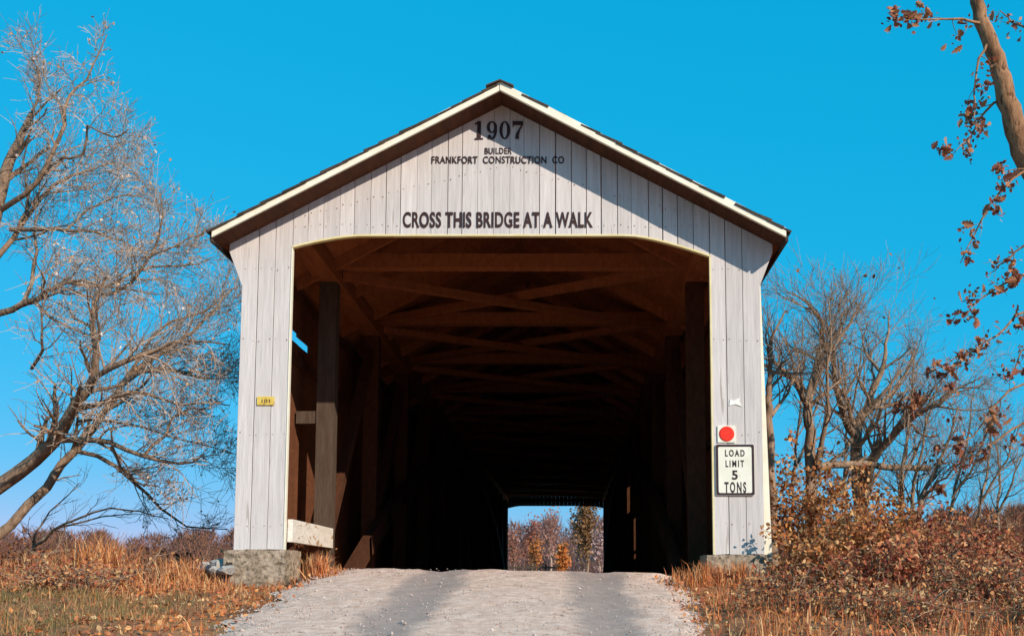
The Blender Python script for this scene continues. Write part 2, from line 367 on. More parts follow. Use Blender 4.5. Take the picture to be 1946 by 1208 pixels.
link('ridge_cap', boxes('ridge_cap', [[(-.16, -OV-.05, RZ+.030), (0, -OV-.05, RZ+.100), (0, L+OV, RZ+.100), (-.16, L+OV, RZ+.030), (-.16, -OV-.05, RZ+.048), (0, -OV-.05, RZ+.116), (0, L+OV, RZ+.116), (-.16, L+OV, RZ+.048)],
     [(0, -OV-.05, RZ+.100), (.16, -OV-.05, RZ+.030), (.16, L+OV, RZ+.030), (0, L+OV, RZ+.100), (0, -OV-.05, RZ+.116), (.16, -OV-.05, RZ+.048), (.16, L+OV, RZ+.048), (0, L+OV, RZ+.116)]]), bridge, M['shingle'])
# side walls of upright boards
wall_top = roof_under(OUT)-.01
BW = .345; nb = int((L-.14)/BW)
bm_ = boxes('side_board', [(-.0145, .0145, .0015, BW-.0015, -.55, wall_top)])
bm_.materials.append(M['wallwood_lifted'])
# narrow gaps in the right wall (board, local y0, y1, open heights): sunlight falls through them on the posts behind
slit = {45: (.20, .3435, [(.52, .63), (.92, 1.06), (1.13, 2.0)]), 56: (.0015, .14, [(2.29, 3.04)])}
for s in (-1, 1):
    sw = link('side_wall', boxes('side_wall', [(s*(OUT-.10)-.03, s*(OUT-.10)+.03, .12, L-.12, z-.06, z+.06) for z in (wall_top-.12, 2.0 if s > 0 else 2.9, -.42)]), bridge, M['wood'])
    for k in range(nb):
        y0 = .12+k*BW; xo = s*(OUT-.055)+random.uniform(-.003, .003)
        me = bm_
        if s > 0 and k in slit:                     # gaps where boards have come away
            g0, g1, op = slit[k]; bl, zz = [], -.55
            for lo, hi in op+[(wall_top, None)]: bl.append((-.0145, .0145, g0, g1, zz, lo)); zz = hi
            if g0 > .01: bl.append((-.0145, .0145, .0015, g0-.001, -.55, wall_top))
            if g1 < BW-.01: bl.append((-.0145, .0145, g1+.001, BW-.0015, -.55, wall_top))
            me = boxes('side_board', bl); me.materials.append(M['wallwood_lifted'])
        if s < 0 and k <= 8:                        # a long gap below the eaves beside the left portal leg
            me = boxes('side_board', [(-.0145, .0145, .0015, BW-.0015, -.55, 3.16), (-.0145, .0145, .0015, BW-.0015, 3.28+(.04 if k < 7 else 0), wall_top)]); me.materials.append(M['wallwood_lifted'])
        o = link('side_board', me, sw); o.location = (xo, y0, 0)
# trusses: posts, braces, arches, tie beams, rafters
panel = 3.55; post_y = [2.5+panel*k for k in range(13) if 2.5+panel*k < L-1]
for s in (-1, 1):
    for k, y in enumerate(post_y):
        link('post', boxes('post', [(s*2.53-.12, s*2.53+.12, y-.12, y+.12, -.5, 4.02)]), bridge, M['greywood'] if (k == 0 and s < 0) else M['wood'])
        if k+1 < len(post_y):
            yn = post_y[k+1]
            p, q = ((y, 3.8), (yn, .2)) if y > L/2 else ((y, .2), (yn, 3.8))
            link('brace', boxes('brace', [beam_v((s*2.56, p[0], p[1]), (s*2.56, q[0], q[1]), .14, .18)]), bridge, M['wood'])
    link('top_chord', boxes('top_chord', [(s*2.53-.15, s*2.53+.15, .12, L-.12, 4.02, 4.22)]), bridge, M['roofwood_lifted'])
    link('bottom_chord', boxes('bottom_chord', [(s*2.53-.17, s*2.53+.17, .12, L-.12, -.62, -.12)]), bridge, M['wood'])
    seg = []
    N = 24
    for k in range(N):
        f0, f1 = k/N, (k+1)/N
        a_ = lambda f: (s*2.35, 1.0+(L-2)*f, -.9+4.3*4*f*(1-f))
        seg.append(beam_v(a_(f0), a_(f1+.004), .13, .32))
    link('arch', boxes('arch', seg), bridge, M['wood'])
link('girt', boxes('girt', [(-2.93, -2.66, 2.40, 2.56, 2.05, 2.22)]), bridge, M['greywood'])
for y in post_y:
    link('tie_beam', boxes('tie_beam', [(-2.9, 2.9, y-.11, y+.11, 4.225, 4.42)]), bridge, M['roofwood_lifted'])
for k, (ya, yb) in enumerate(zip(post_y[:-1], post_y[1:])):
    link('lateral_brace', boxes('lateral_brace', [beam_v((-2.4, ya+.1, 4.16), (2.4, yb-.1, 4.16), .14, .11)]), bridge, M['roofwood_lifted'])
    link('lateral_brace', boxes('lateral_brace', [beam_v((2.4, ya+.1, 4.28), (-2.4, yb-.1, 4.28), .14, .11)]), bridge, M['roofwood_lifted'])
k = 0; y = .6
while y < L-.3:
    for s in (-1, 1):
        link('rafter', boxes('rafter', [beam_v((s*.02, y, roof_under(0)-.075), (s*HW*.985, y, roof_under(HW*.985)-.075), .07, .15)]), bridge, M['roofwood_lifted'])
    y += 1.55
dk = boxes('deck_plank', [(-2.9, 2.9, .003, .297, -.12, -.035)]); dk.materials.append(M['deck'])
y = .03
while y < L-.3:
    link('deck_plank', dk, bridge).location = (0, y, random.uniform(-.006, .004)); y += .30
link('floor_beam', boxes('floor_beam', [(-2.9, 2.9, y-.13, y+.13, -.5, -.125) for y in post_y]), bridge, M['wood'])
# far portal
zlf = float(at(1056, 961, L)[2])
xf0, xf1 = -2.48, 2.48
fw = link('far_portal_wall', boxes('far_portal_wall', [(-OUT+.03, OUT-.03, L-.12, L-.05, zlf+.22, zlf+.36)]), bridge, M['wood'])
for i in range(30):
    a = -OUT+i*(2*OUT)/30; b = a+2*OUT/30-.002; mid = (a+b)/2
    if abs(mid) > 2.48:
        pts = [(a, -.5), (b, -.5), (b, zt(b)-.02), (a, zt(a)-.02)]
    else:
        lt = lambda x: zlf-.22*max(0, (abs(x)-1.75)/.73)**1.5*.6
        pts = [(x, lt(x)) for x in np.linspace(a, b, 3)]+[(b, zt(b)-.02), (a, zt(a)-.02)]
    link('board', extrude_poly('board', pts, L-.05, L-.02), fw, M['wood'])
# painted lettering on the gable
def text_mesh(name, body, px0, py0, px1, py1, Y, bold=.02, space=1.08):
    cu = bpy.data.curves.new(name, 'FONT'); cu.body = body; cu.size = 1; cu.offset = bold; cu.space_character = space; cu.resolution_u = 4
    o = bpy.data.objects.new(name, cu); S.collection.objects.link(o); bpy.context.view_layer.update()
    me = bpy.data.meshes.new_from_object(o.evaluated_get(bpy.context.evaluated_depsgraph_get()))
    bpy.data.objects.remove(o); bpy.data.curves.remove(cu)
    n = len(me.vertices); c = np.zeros(n*3); me.vertices.foreach_get('co', c); c = c.reshape(-1, 3)
    a, b = at(px0, py1, Y), at(px1, py0, Y); mn, mx = c[:, :2].min(0), c[:, :2].max(0)
    t = (c[:, :2]-mn)/(mx-mn)
    v = np.stack([a[0]+t[:, 0]*(b[0]-a[0]), np.full(n, Y), a[2]+t[:, 1]*(b[2]-a[2])], 1)
    me.vertices.foreach_set('co', v.ravel()); me.update(); me.name = name; return me
YL = -.0345
link('builder_lettering', text_mesh('builder_lettering', 'BUILDER', 921, 281, 973, 293, YL, .028), portal, M['ink'])
link('company_lettering', text_mesh('company_lettering', 'FRANKFORT  CONSTRUCTION  CO', 820, 297, 1072, 311, YL, .026), portal, M['ink'])
link('warning_lettering', text_mesh('warning_lettering', 'CROSS THIS BRIDGE AT A WALK', 765, 402.5, 1127, 433, YL, .032), portal, M['ink'])
def stroke(pts, ws):
    P = np.array(pts, float); t = np.gradient(P, axis=0); t /= np.maximum(np.linalg.norm(t, axis=1), 1e-6)[:, None]
    nn = np.stack([-t[:, 1], t[:, 0]], 1); w = np.array(ws)[:, None]/2
    A, B = P+nn*w, P-nn*w; n = len(P)
    return np.concatenate([A, B]), [(k, k+1, n+k+1, n+k) for k in range(n-1)]
def ring(cx, cy, rx, ry, ix, iy, n=28):
    th = np.linspace(0, 2*math.pi, n, endpoint=False)
    A = np.stack([cx+rx*np.cos(th), cy+ry*np.sin(th)], 1); B = np.stack([cx+ix*np.cos(th), cy+iy*np.sin(th)], 1)
    return np.concatenate([A, B]), [(k, (k+1) % n, n+(k+1) % n, n+k) for k in range(n)]
def disc(cx, cy, r, n=14):
    th = np.linspace(0, 2*math.pi, n, endpoint=False)
    return np.stack([cx+r*np.cos(th), cy+r*np.sin(th)], 1), [tuple(range(n))]
th9 = np.linspace(.15, -1.95, 12)
digits = {'1': [stroke([(0, .03), (0, 1)], (.24, .24)), stroke([(-.27, .035), (.27, .035)], (.08, .08)), stroke([(-.27, .83), (-.02, .95)], (.09, .12))],
          '9': [ring(0, .67, .33, .33, .13, .25), stroke([(.23*math.cos(a)+.0, .50+.46*math.sin(a)) for a in th9], np.linspace(.21, .09, 12)), disc(-.15, .13, .125)],
          '0': [ring(0, .5, .34, .5, .14, .42)],
          '7': [stroke([(-.32, .89), (.34, .89)], (.22, .22)), stroke([(-.29, 1.02), (-.29, .66)], (.07, .05)), stroke([(.31, .84), (.10, .5), (-.02, .25), (-.04, .02)], (.07, .12, .2, .24))]}
V, Fs = [], []
p0, p1 = at(898, 265, YL), at(996, 230.5, YL); cw = (p1[0]-p0[0])/4; hh = p1[2]-p0[2]; lay = 0
for k, ch in enumerate('1907'):
    for pv, pf in digits[ch]:
        n0 = len(V); lay += 1
        for x, y in pv: V.append((p0[0]+cw*(k+.5)+x*cw*1.24, YL-.0004*lay, p0[2]+y*hh))
        Fs += [tuple(i+n0 for i in f) for f in pf]
me = bpy.data.meshes.new('year_lettering'); me.from_pydata(V, [], Fs); me.update(); link('year_lettering', me, portal, M['ink'])

# ------------------------------------------------------------------ signs and small things on the portal
def rect_sign(name, label, cat, px0, py0, px1, py1, Y, th, m, rad=.02):
    a, b = at(px0, py1, Y), at(px1, py0, Y)
    pts = []
    for cx_, cz_, s0 in ((b[0]-rad, a[2]+rad, -90), (b[0]-rad, b[2]-rad, 0), (a[0]+rad, b[2]-rad, 90), (a[0]+rad, a[2]+rad, 180)):
        for k in range(4):
            t = math.radians(s0+30*k); pts.append((cx_+rad*math.cos(t), cz_+rad*math.sin(t)))
    t = thing(name, label, cat)
    link('plate', extrude_poly('plate', pts, Y, Y+th), t, m); return t, pts, a, b
sg, pts, a, b = rect_sign('load_limit_sign', 'cream metal sign with black border reading LOAD LIMIT 5 TONS', 'sign', 1361, 843.5, 1433, 941, -.05, .03, M['sign'])
P = np.array(pts); c = P.mean(0)
inn = c+(P-c)*np.array([1-.030/(b[0]-a[0])*1.0, 1-.030/(b[2]-a[2])*1.0])*1.0
inn2 = c+(P-c)*np.array([1-.060/(b[0]-a[0]), 1-.060/(b[2]-a[2])])
n = len(P); V = [(x, -.0515, z) for x, z in (c+(P-c)*.992)]+[(x, -.0515, z) for x, z in inn2]
me = bpy.data.meshes.new('border'); me.from_pydata(V, [], [(k, (k+1) % n, n+(k+1) % n, n+k) for k in range(n)]); me.update(); link('border', me, sg, M['black'])
for body, x0, y0, x1, y1 in (('LOAD', 1378, 854, 1415, 867), ('LIMIT', 1379, 874, 1414, 887), ('5', 1391, 893, 1402, 911), ('TONS', 1377, 915, 1418, 936)):
    link('lettering', text_mesh('lettering', body, x0, y0, x1, y1, -.0525, .03, 1.4), sg, M['black'])
rf, pts, a, b = rect_sign('reflector', 'round red reflector on a small cream plate above the load limit sign', 'reflector', 1364, 808, 1398, 840, -.048, .025, M['sign'], .008)
c3 = at(1381, 824, -.05); n = 24
V = [(c3[0]+.088*math.cos(k*2*math.pi/n), -.052, c3[2]+.088*math.sin(k*2*math.pi/n)) for k in range(n)]+[(c3[0]+.076*math.cos(k*2*math.pi/n), -.060, c3[2]+.076*math.sin(k*2*math.pi/n)) for k in range(n)]
V += [(c3[0]+.088*math.cos(k*2*math.pi/n), -.045, c3[2]+.088*math.sin(k*2*math.pi/n)) for k in range(n)]
me = bpy.data.meshes.new('lens'); me.from_pydata(V, [], [tuple(range(n, 2*n))]+[(k, (k+1) % n, n+(k+1) % n, n+k) for k in range(n)]+[(2*n+k, 2*n+(k+1) % n, (k+1) % n, k) for k in range(n)]); me.update()
link('lens', me, rf, M['red'])
tp, pts, a, b = rect_sign('tin_plate', 'small rusty yellow tin plate nailed to the plain portal leg', 'plate', 488, 753, 521, 769, -.046, .02, M['amber'], .006)
for body, x0, y0, x1, y1 in (('101', 497, 758, 513, 765),): link('lettering', text_mesh('lettering', body, x0, y0, x1, y1, -.0475, .02), tp, M['black'])
# torn remains of a paper notice
a, b = at(1386, 770, -.04), at(1410, 755, -.04)
pp = [(a[0], a[2]), (a[0]+.07, a[2]+.015), (b[0], a[2]-.01), (b[0]-.03, b[2]-.04), (b[0]-.02, b[2]), (a[0]+.05, b[2]-.035), (a[0]+.01, b[2]-.02)]
o = link('paper_scrap', extrude_poly('paper_scrap', pp, -.036, -.030), None, mat('white_paper', (.8, .78, .72), (.86, .84, .8), 20))
o['label'] = 'torn white scrap of paper high above the red reflector'; o['category'] = 'paper'

# ------------------------------------------------------------------ abutments, guard rail, shadow strip
def rough_block(name, x0, x1, y0, y1, z0, z1, m, parent, amp=.018, step=.05):
    import bmesh
    bm = bmesh.new(); bmesh.ops.create_cube(bm, size=1)
    for v in bm.verts: v.co = Vector(((x0+x1)/2+v.co.x*(x1-x0), (y0+y1)/2+v.co.y*(y1-y0), (z0+z1)/2+v.co.z*(z1-z0)))
    cuts = max(2, min(34, int(max(x1-x0, z1-z0)/step)))
    bmesh.ops.subdivide_edges(bm, edges=bm.edges[:], cuts=cuts, use_grid_fill=True)
    from mathutils import noise
    for v in bm.verts:
        nv = noise.noise_vector(v.co*5)*amp*1.4+noise.noise_vector(v.co*17)*amp
        v.co += nv
    me = bpy.data.meshes.new(name); bm.to_mesh(me); bm.free()
    return link(name, me, parent, m)
for (x0, x1, zt_, y0, y1, lab) in ((-3.10, -2.40, zb_l-.005, -.16, .6, 'rough stone abutment block beside dry grass under the portal leg with the tin plate'),
                                   (2.36, 3.10, zb_r-.005, -.12, .6, 'stone abutment block among weeds under the portal leg with the load limit sign')):
    t = thing('stone_abutment', lab, 'abutment')
    rough_block('block', x0, x1, y0, y1, -1.3, zt_, M['concrete'], t, .007, .03)
for y0, y1, lab in ((.15, 2.2, 'stone bank seat hidden under the bridge deck by the road'), (L-2.2, L-.15, 'stone bank seat under the deck at the far bridge end')):
    t = thing('stone_bank_seat', lab, 'abutment'); rough_block('block', -3.2, 3.2, y0, y1, -5.0, -.63, M['concrete'], t, step=.3)
gr = thing('guard_board', 'whitewashed guard board inside the portal above the grass tuft', 'guard rail')
g0 = at(538, 1030, .05); ztop = float(at(540, 986, .05)[2]); zbot = float(at(540, 1029, .05)[2])
gb = boxes('plank', [(-2.44, -2.38, .06, 2.36, zbot, ztop)]); link('plank', gb, gr, M['whitewash'])
for y_ in (.3, 1.7): link('bracket', boxes('bracket', [(-2.56, -2.44, y_, y_+.12, -.04, ztop-.05)]), gr, M['wood'])
a = at(441, 1046, -.1)
t = link('shadow_strip', boxes('shadow_strip', [beam_v((a[0]-.10, -.22, -.35), (a[0]+.02, -.1, a[2]), .07, .08)]), None, M['shingle'])  # dark bar added where there is only the shadowed gap beside the abutment
t['label'] = 'short dark leaning strip painted as the shadow gap at the stone abutment corner'; t['category'] = 'post'

# ------------------------------------------------------------------ plant builders
def tubes(items):
    V, Q, off = [], [], 0
    for pts, rad, k in items:
        P = np.asarray(pts, float); n = len(P)
        t = np.gradient(P, axis=0); t /= np.maximum(np.linalg.norm(t, axis=1), 1e-9)[:, None]
        d = P[-1]-P[0]; ref = np.zeros(3); ref[np.argmin(np.abs(d))] = 1
        u = np.cross(t, ref); u /= np.maximum(np.linalg.norm(u, axis=1), 1e-9)[:, None]; w = np.cross(t, u)
        th = np.arange(k)*2*math.pi/k
        ringv = P[:, None, :]+(u[:, None, :]*np.cos(th)[None, :, None]+w[:, None, :]*np.sin(th)[None, :, None])*np.asarray(rad)[:, None, None]
        V.append(ringv.reshape(-1, 3))
        i = np.arange(n*k).reshape(n, k)+off; j = np.roll(i, -1, 1)
        Q.append(np.stack([i[:-1], j[:-1], j[1:], i[1:]], -1).reshape(-1, 4)); off += n*k
    return np.concatenate(V), np.concatenate(Q)
def curve_pts(P, n):
    P = np.asarray(P, float); m = len(P)
    E = np.concatenate([[2*P[0]-P[1]], P, [2*P[-1]-P[-2]]])
    out = []
    for u in np.linspace(0, m-1, n):
        i = min(int(u), m-2); f = u-i; a, b, c, d = E[i], E[i+1], E[i+2], E[i+3]
        out.append(.5*((2*b)+(-a+c)*f+(2*a-5*b+4*c-d)*f*f+(-a+3*b-3*c+d)*f**3))
    return np.array(out)
class Tree:
    def __init__(s, seed): s.r = np.random.default_rng(seed); s.big, s.small, s.tips = [], [], []
    def grow(s, p, d, length, r, level, maxl, up=.12, spread=.8, kids=None, curl=.28):
        n = max(4, int(6-level)); pts = [np.array(p, float)]; d = np.array(d, float); d /= np.linalg.norm(d)
        for k in range(n):
            d = d+s.r.normal(0, curl*(.6 if level < 2 else .38), 3)+np.array([0, 0, up*.6]); d /= np.linalg.norm(d); pts.append(pts[-1]+d*length/n)
        rad = np.linspace(r, max(r*.35, .0022), n+1)
        (s.big if r > .018 else s.small).append((np.array(pts), rad, 6 if r > .03 else (4 if r > .012 else 3)))
        if level >= maxl: s.tips.append(pts[-1]); s.tips.append(pts[n//2]); return
        s.kids(np.array(pts), rad, length, level, maxl, up, spread, kids, curl)
    def kids(s, pts, rad, length, level, maxl, up, spread, kids, curl, t0=.2):
        nk = kids[level] if kids is not None and level < len(kids) else 5
        nk = max(1, int(round(nk*s.r.uniform(.8, 1.2))))
        for k in range(nk):
            t = t0+(1-t0)*(k+s.r.uniform(0, 1))/nk; f = t*(len(pts)-1); i = min(int(f), len(pts)-2); q = pts[i]+(pts[i+1]-pts[i])*(f-i)
            ax = pts[i+1]-pts[i]; ax = ax/np.linalg.norm(ax)
            sd = s.r.normal(0, 1, 3); sd -= ax*sd.dot(ax); sd /= np.linalg.norm(sd)
            d = ax*1.0+sd*spread*s.r.uniform(.5, 1.5)*(1 if level == 0 else 1.25)+np.array([0, 0, up*(1 if level == 0 else .5)])
            s.grow(q, d, length*(s.r.uniform(.40, .80) if level == 0 else s.r.uniform(.35, 1.0))*(1.2-.5*t), max(np.interp(f, range(len(rad)), rad)*s.r.uniform(.42, .62), .0028), level+1, maxl, up, spread, kids, curl)
    def limb(s, P, r0, r1, nk=9, maxl=3, up=.1, spread=.8, kids=(9, 6, 5, 3), length=None, t0=.15, curl=.28, jit=.03):
        L_ = float(np.sum(np.linalg.norm(np.diff(np.asarray(P), axis=0), axis=1)))
        n = max(8, int(L_/.22)); pts = curve_pts(P, n); pts[1:-1] += s.r.normal(0, jit*.5, (n-2, 3))
        rad = np.linspace(r0, r1, n); s.big.append((pts, rad, 10 if r0 > .07 else 7))
        kk = list(kids); kk[0] = nk
        s.kids(pts, rad, length or L_*.5, 0, maxl, up, spread, kk, curl, t0)
        return pts
    def build(s, name, label, cat, group, m, base, pale=None):
        t = thing(name, label, cat, group)
        clear = lambda it: not np.any((np.abs(it[0][:, 0]) < 3.06) & (it[0][:, 1] > -.7) & (it[0][:, 1] < L+.6) & (it[0][:, 2] < 5.6))   # nothing grows through the bridge
        s.big, s.small = [i for i in s.big if clear(i)], [i for i in s.small if clear(i)]
        V, Q = tubes(s.big); link('trunk', np_mesh('trunk', V, [Q], smooth=True), t, m)
        if s.small:
            V, Q = tubes(s.small); link('twigs', np_mesh('twigs', V, [Q]), t, pale or m, kind='stuff')
        return t
LEAF = np.array([(0, -.5, 0), (.34, -.12, .10), (.27, .28, .09), (0, .52, .02), (-.30, .25, .10), (-.33, -.15, .07)])
LF = np.array([(0, 1, 2, 3), (0, 3, 4, 5)])
_a = np.array([(0, -.62), (.03, -.5), (.16, -.40), (.13, -.24), (.34, -.16), (.22, 0), (.42, .16), (.22, .24), (.28, .42), (.12, .44), (0, .58)])
OAK = np.array([(x, y, abs(x)*.45+.12*y*y) for x, y in list(_a)+[(-x*.95, y+.02) for x, y in _a[1:-1][::-1]]])
def oak_leaf(name, col):
    n = len(_a); me = bpy.data.meshes.new(name)
    me.from_pydata([tuple(v) for v in OAK], [], [tuple(range(n)), tuple([n-1]+list(range(n, len(OAK)))+[0])]); me.update()
    ca = me.color_attributes.new('Col', 'FLOAT_COLOR', 'POINT'); ca.data.foreach_set('color', np.tile(np.append(col, 1.0), len(OAK)).astype(np.float32)); return me
def leaf_mesh(name, pos, size, cols, r, flat=0.0, aspect=1.0):
    n = len(pos); pos = np.asarray(pos)
    A = r.normal(0, 1, (n, 3)); A[:, 2] *= 1-flat; A /= np.linalg.norm(A, axis=1)[:, None]
    B = r.normal(0, 1, (n, 3)); B -= A*(A*B).sum(1)[:, None]; B /= np.linalg.norm(B, axis=1)[:, None]; C = np.cross(A, B)
    sz = np.asarray(size)[:, None, None] if np.ndim(size) else size
    curl = r.uniform(.3, 2.6, (n, 1, 1))
    v = pos[:, None, :]+sz*(LEAF[None, :, 0:1]*aspect*B[:, None, :]+LEAF[None, :, 1:2]*A[:, None, :]+LEAF[None, :, 2:3]*curl*C[:, None, :])
    f = (LF[None]+np.arange(n)[:, None, None]*6).reshape(-1, 4)
    return np_mesh(name, v.reshape(-1, 3), [f], np.repeat(np.asarray(cols), 6, 0))
def pick(r, pal, n, var=.18):
    pal = np.array(pal); c = pal[r.integers(0, len(pal), n)]
    return np.clip(c*r.uniform(1-var, 1+var, (n, 1)), 0, 1)
def blades(name, xy, hgt, wid, cols, r, lean=.35, zoff=0.0):
    n = len(xy); x, y = xy[:, 0], xy[:, 1]; z = ground_z(x, y)-.03+zoff
    a = r.uniform(0, 2*math.pi, n); l = np.abs(r.normal(0, lean, n))*hgt
    dx, dy = np.cos(a)*l, np.sin(a)*l
    b = r.uniform(0, math.pi, n); wx, wy = np.cos(b)*wid/2, np.sin(b)*wid/2
    V = np.zeros((n, 7, 3))
    for k, (t, w) in enumerate(((0, 1), (.4, .85), (.75, .55))):
        V[:, 2*k] = np.stack([x+dx*t**1.8-wx*w, y+dy*t**1.8-wy*w, z+hgt*t], 1); V[:, 2*k+1] = np.stack([x+dx*t**1.8+wx*w, y+dy*t**1.8+wy*w, z+hgt*t], 1)
    V[:, 6] = np.stack([x+dx*1.15, y+dy*1.15, z+hgt*(1-.25*np.minimum(1, l/np.maximum(hgt, .01)))], 1)
    o = np.arange(n)[:, None, None]*7
    q = (np.array([(0, 1, 3, 2), (2, 3, 5, 4)])[None]+o).reshape(-1, 4); tr = (np.array([(4, 5, 6)])[None]+o).reshape(-1, 3)
    return np_mesh(name, V.reshape(-1, 3), [q, tr], np.repeat(cols, 7, 0))

# ------------------------------------------------------------------ big bare tree at the left
def W(pl, r=None, jy=0.0):
    """[(px,py,Y), ...] -> world points"""
    return np.array([at(*p) for p in pl])
T = Tree(11); Y0 = 1.9
trunk = W([(-85, 1150, Y0), (-60, 950, Y0), (-42, 700, Y0+.1), (-28, 500, Y0+.2), (10, 330, Y0+.3), (60, 215, Y0+.3)])
T.limb(trunk, .24, .035, 5, 3, length=1.6, t0=.75)
K = dict(kids=(9, 7, 5, 3), curl=.30, up=.06)
T.limb(W([(-58, 960, Y0), (45, 892, Y0-.2), (100, 838, Y0-.5), (136, 781, Y0-.8), (172, 724, Y0-1.0), (182, 660, Y0-1.2), (176, 590, Y0-1.3), (205, 520, Y0-1.4)]), .11, .014, 13, 3, length=1.4, **K)
T.limb(W([(-62, 1060, Y0), (48, 973, Y0+.1), (131, 867, Y0+.3), (201, 776, Y0+.5), (242, 716, Y0+.6), (292, 680, Y0+.6), (352, 640, Y0+.8), (405, 595, Y0+.9), (440, 550, Y0+1.0)]), .072, .011, 15, 3, length=1.4, **K)
for pl, r0, nk, ln in (
    ([(100, 836, -.5), (196, 837, -.8), (272, 867, -1.1), (352, 882, -1.3), (388, 862, -1.4)], .060, 8, .8),
    ([(146, 857, .3), (216, 882, .5), (272, 930, .8), (312, 973, .9), (362, 1000, 1.1), (433, 1005, 1.2)], .045, 8, .7),
    ([(211, 847, -.8), (237, 892, -.7), (272, 922, -.6), (303, 925, -.6)], .034, 5, .5),
    ([(136, 781, -.8), (201, 761, -1.2), (252, 743, -1.4), (327, 762, -1.5), (436, 770, -1.6)], .050, 10, .9),
    ([(242, 716, .6), (312, 700, .5), (372, 718, .4), (452, 716, .3)], .046, 9, .9),
    ([(172, 724, -1.0), (240, 690, -1.6), (330, 650, -1.5), (438, 655, -1.6)], .050, 11, 1.0),
    ([(272, 867, -1.1), (318, 822, -1.0), (330, 790, -1.0), (392, 778, -.9)], .032, 6, .6),
    ([(-30, 610, .2), (33, 580, -.1), (87, 557, -.3), (133, 536, -.4), (210, 547, -.6), (300, 560, -.8)], .070, 11, 1.1),
    ([(-30, 520, .2), (33, 435, .4), (103, 349, .6), (169, 323, .8), (215, 310, .9)], .060, 10, 1.0),
    ([(0, 400, .3), (45, 370, .0), (85, 320, -.2), (118, 250, -.3), (123, 195, -.3), (154, 164, -.3), (180, 118, -.3), (203, 67, -.3)], .058, 9, .7),
    ([(20, 436, .4), (128, 439, .1), (175, 441, .0), (221, 455, -.2), (282, 483, -.4)], .046, 9, .9),
    ([(46, 572, -.1), (67, 493, .3), (64, 436, .4), (90, 380, .5)], .044, 7, .9),
    ([(195, 560, -.6), (241, 544, -.8), (287, 482, -1.0), (308, 431, -1.1), (303, 365, -1.2)], .042, 9, .8),
    ([(133, 536, -.4), (195, 549, -.2), (267, 513, .0), (349, 505, .2), (400, 490, .3)], .040, 9, .9),
    ([(267, 490, -.9), (330, 468, -.8), (392, 436, -.7)], .024, 6, .6),
    ([(240, 716, .6), (308, 620, .9), (390, 592, 1.1), (436, 545, 1.3)], .036, 9, .8),
    ([(75, 330, .3), (120, 300, -.2), (158, 296, -.5), (165, 240, -.7), (215, 262, -.9), (245, 245, -1.0)], .034, 9, .7),
    ([(60, 225, .3), (75, 160, .1), (62, 110, .0)], .03, 7, .7),
    ([(120, 440, .1), (170, 400, .4), (235, 370, .6), (300, 385, .8)], .026, 8, .7),
    ([(60, 700, .0), (82, 660, -.3), (80, 600, -.4), (100, 520, -.4)], .034, 8, .8),
    ([(150, 800, -.3), (230, 800, .3), (330, 830, .9), (440, 860, 1.4)], .026, 9, .8)):
    T.limb(W([(x, y, Y0+dy) for x, y, dy in pl]), r0*.72, .007, int(nk*1.6), 3, length=ln*1.15, **K)
big = T.build('bare_tree', 'large spreading bare tree with a few pale leaves beside the bridge', 'tree', None, M['bark'], None, M['barkpale'])
tips = np.array(T.tips); tips = tips[tips[:, 0] < -3.3]; sel = tips[T.r.random(len(tips)) < .06]
link('leaves', leaf_mesh('leaves', sel, T.r.uniform(.03, .055, len(sel)), pick(T.r, [(.80, .62, .52), (.75, .45, .25), (.85, .75, .68), (.6, .3, .16)], len(sel)), T.r), big, M['leaf'], kind='stuff')
# sapling below it
T = Tree(12)
for pl in ([(58, 1075, 3), (62, 1030, 3), (91, 978, 3), (151, 917, 3.2)], [(62, 1040, 3), (130, 990, 2.6), (230, 968, 2.4), (320, 985, 2.2)], [(60, 1050, 3), (95, 1010, 3.3), (180, 985, 3.6), (260, 975, 3.9)]):
    T.limb(W(pl), .022, .006, 7, 2, length=.7, spread=.6, kids=(7, 5, 3))
T.build('bare_sapling', 'thin leaning bare sapling under the large spreading tree', 'sapling', None, M['bark'], None)

# ------------------------------------------------------------------ bare trees at the right
def tree_r(seed, label, limbs, leaves=0, bark='bark', **kw):
    T = Tree(seed)
    for pl, r0, nk, ln in limbs:
        T.limb(W(pl), r0*.95, .008, int(nk*1.2), 3, length=ln*1.3, up=.10, spread=.75, kids=(9, 6, 4, 3), curl=.28)
    t = T.build('bare_tree', label, 'tree', 'bare trees behind the bramble', M[bark], None)
    if leaves:
        tp = np.array(T.tips); s_ = tp[T.r.integers(0, len(tp), leaves)]+T.r.normal(0, .04, (leaves, 3))
        link('leaves', leaf_mesh('leaves', s_, T.r.uniform(.05, .09, leaves), pick(T.r, [(.36, .14, .06), (.28, .10, .05), (.45, .2, .08)], leaves), T.r), t, M['leaf'], kind='stuff')
    return t
Yr = 6.0
tree_r(21, 'slim bare tree close behind the portal corner board', [
    ([(1470, 1100, 4.5), (1463, 817, 4.5), (1461, 735, 4.5), (1466, 650, 4.5), (1492, 590, 4.6)], .085, 8, 1.0),
    ([(1461, 720, 4.5), (1500, 680, 4.4)], .04, 6, .7), ([(1466, 790, 4.5), (1500, 740, 4.7), (1520, 690, 4.8)], .035, 6, .7)], bark='bark')
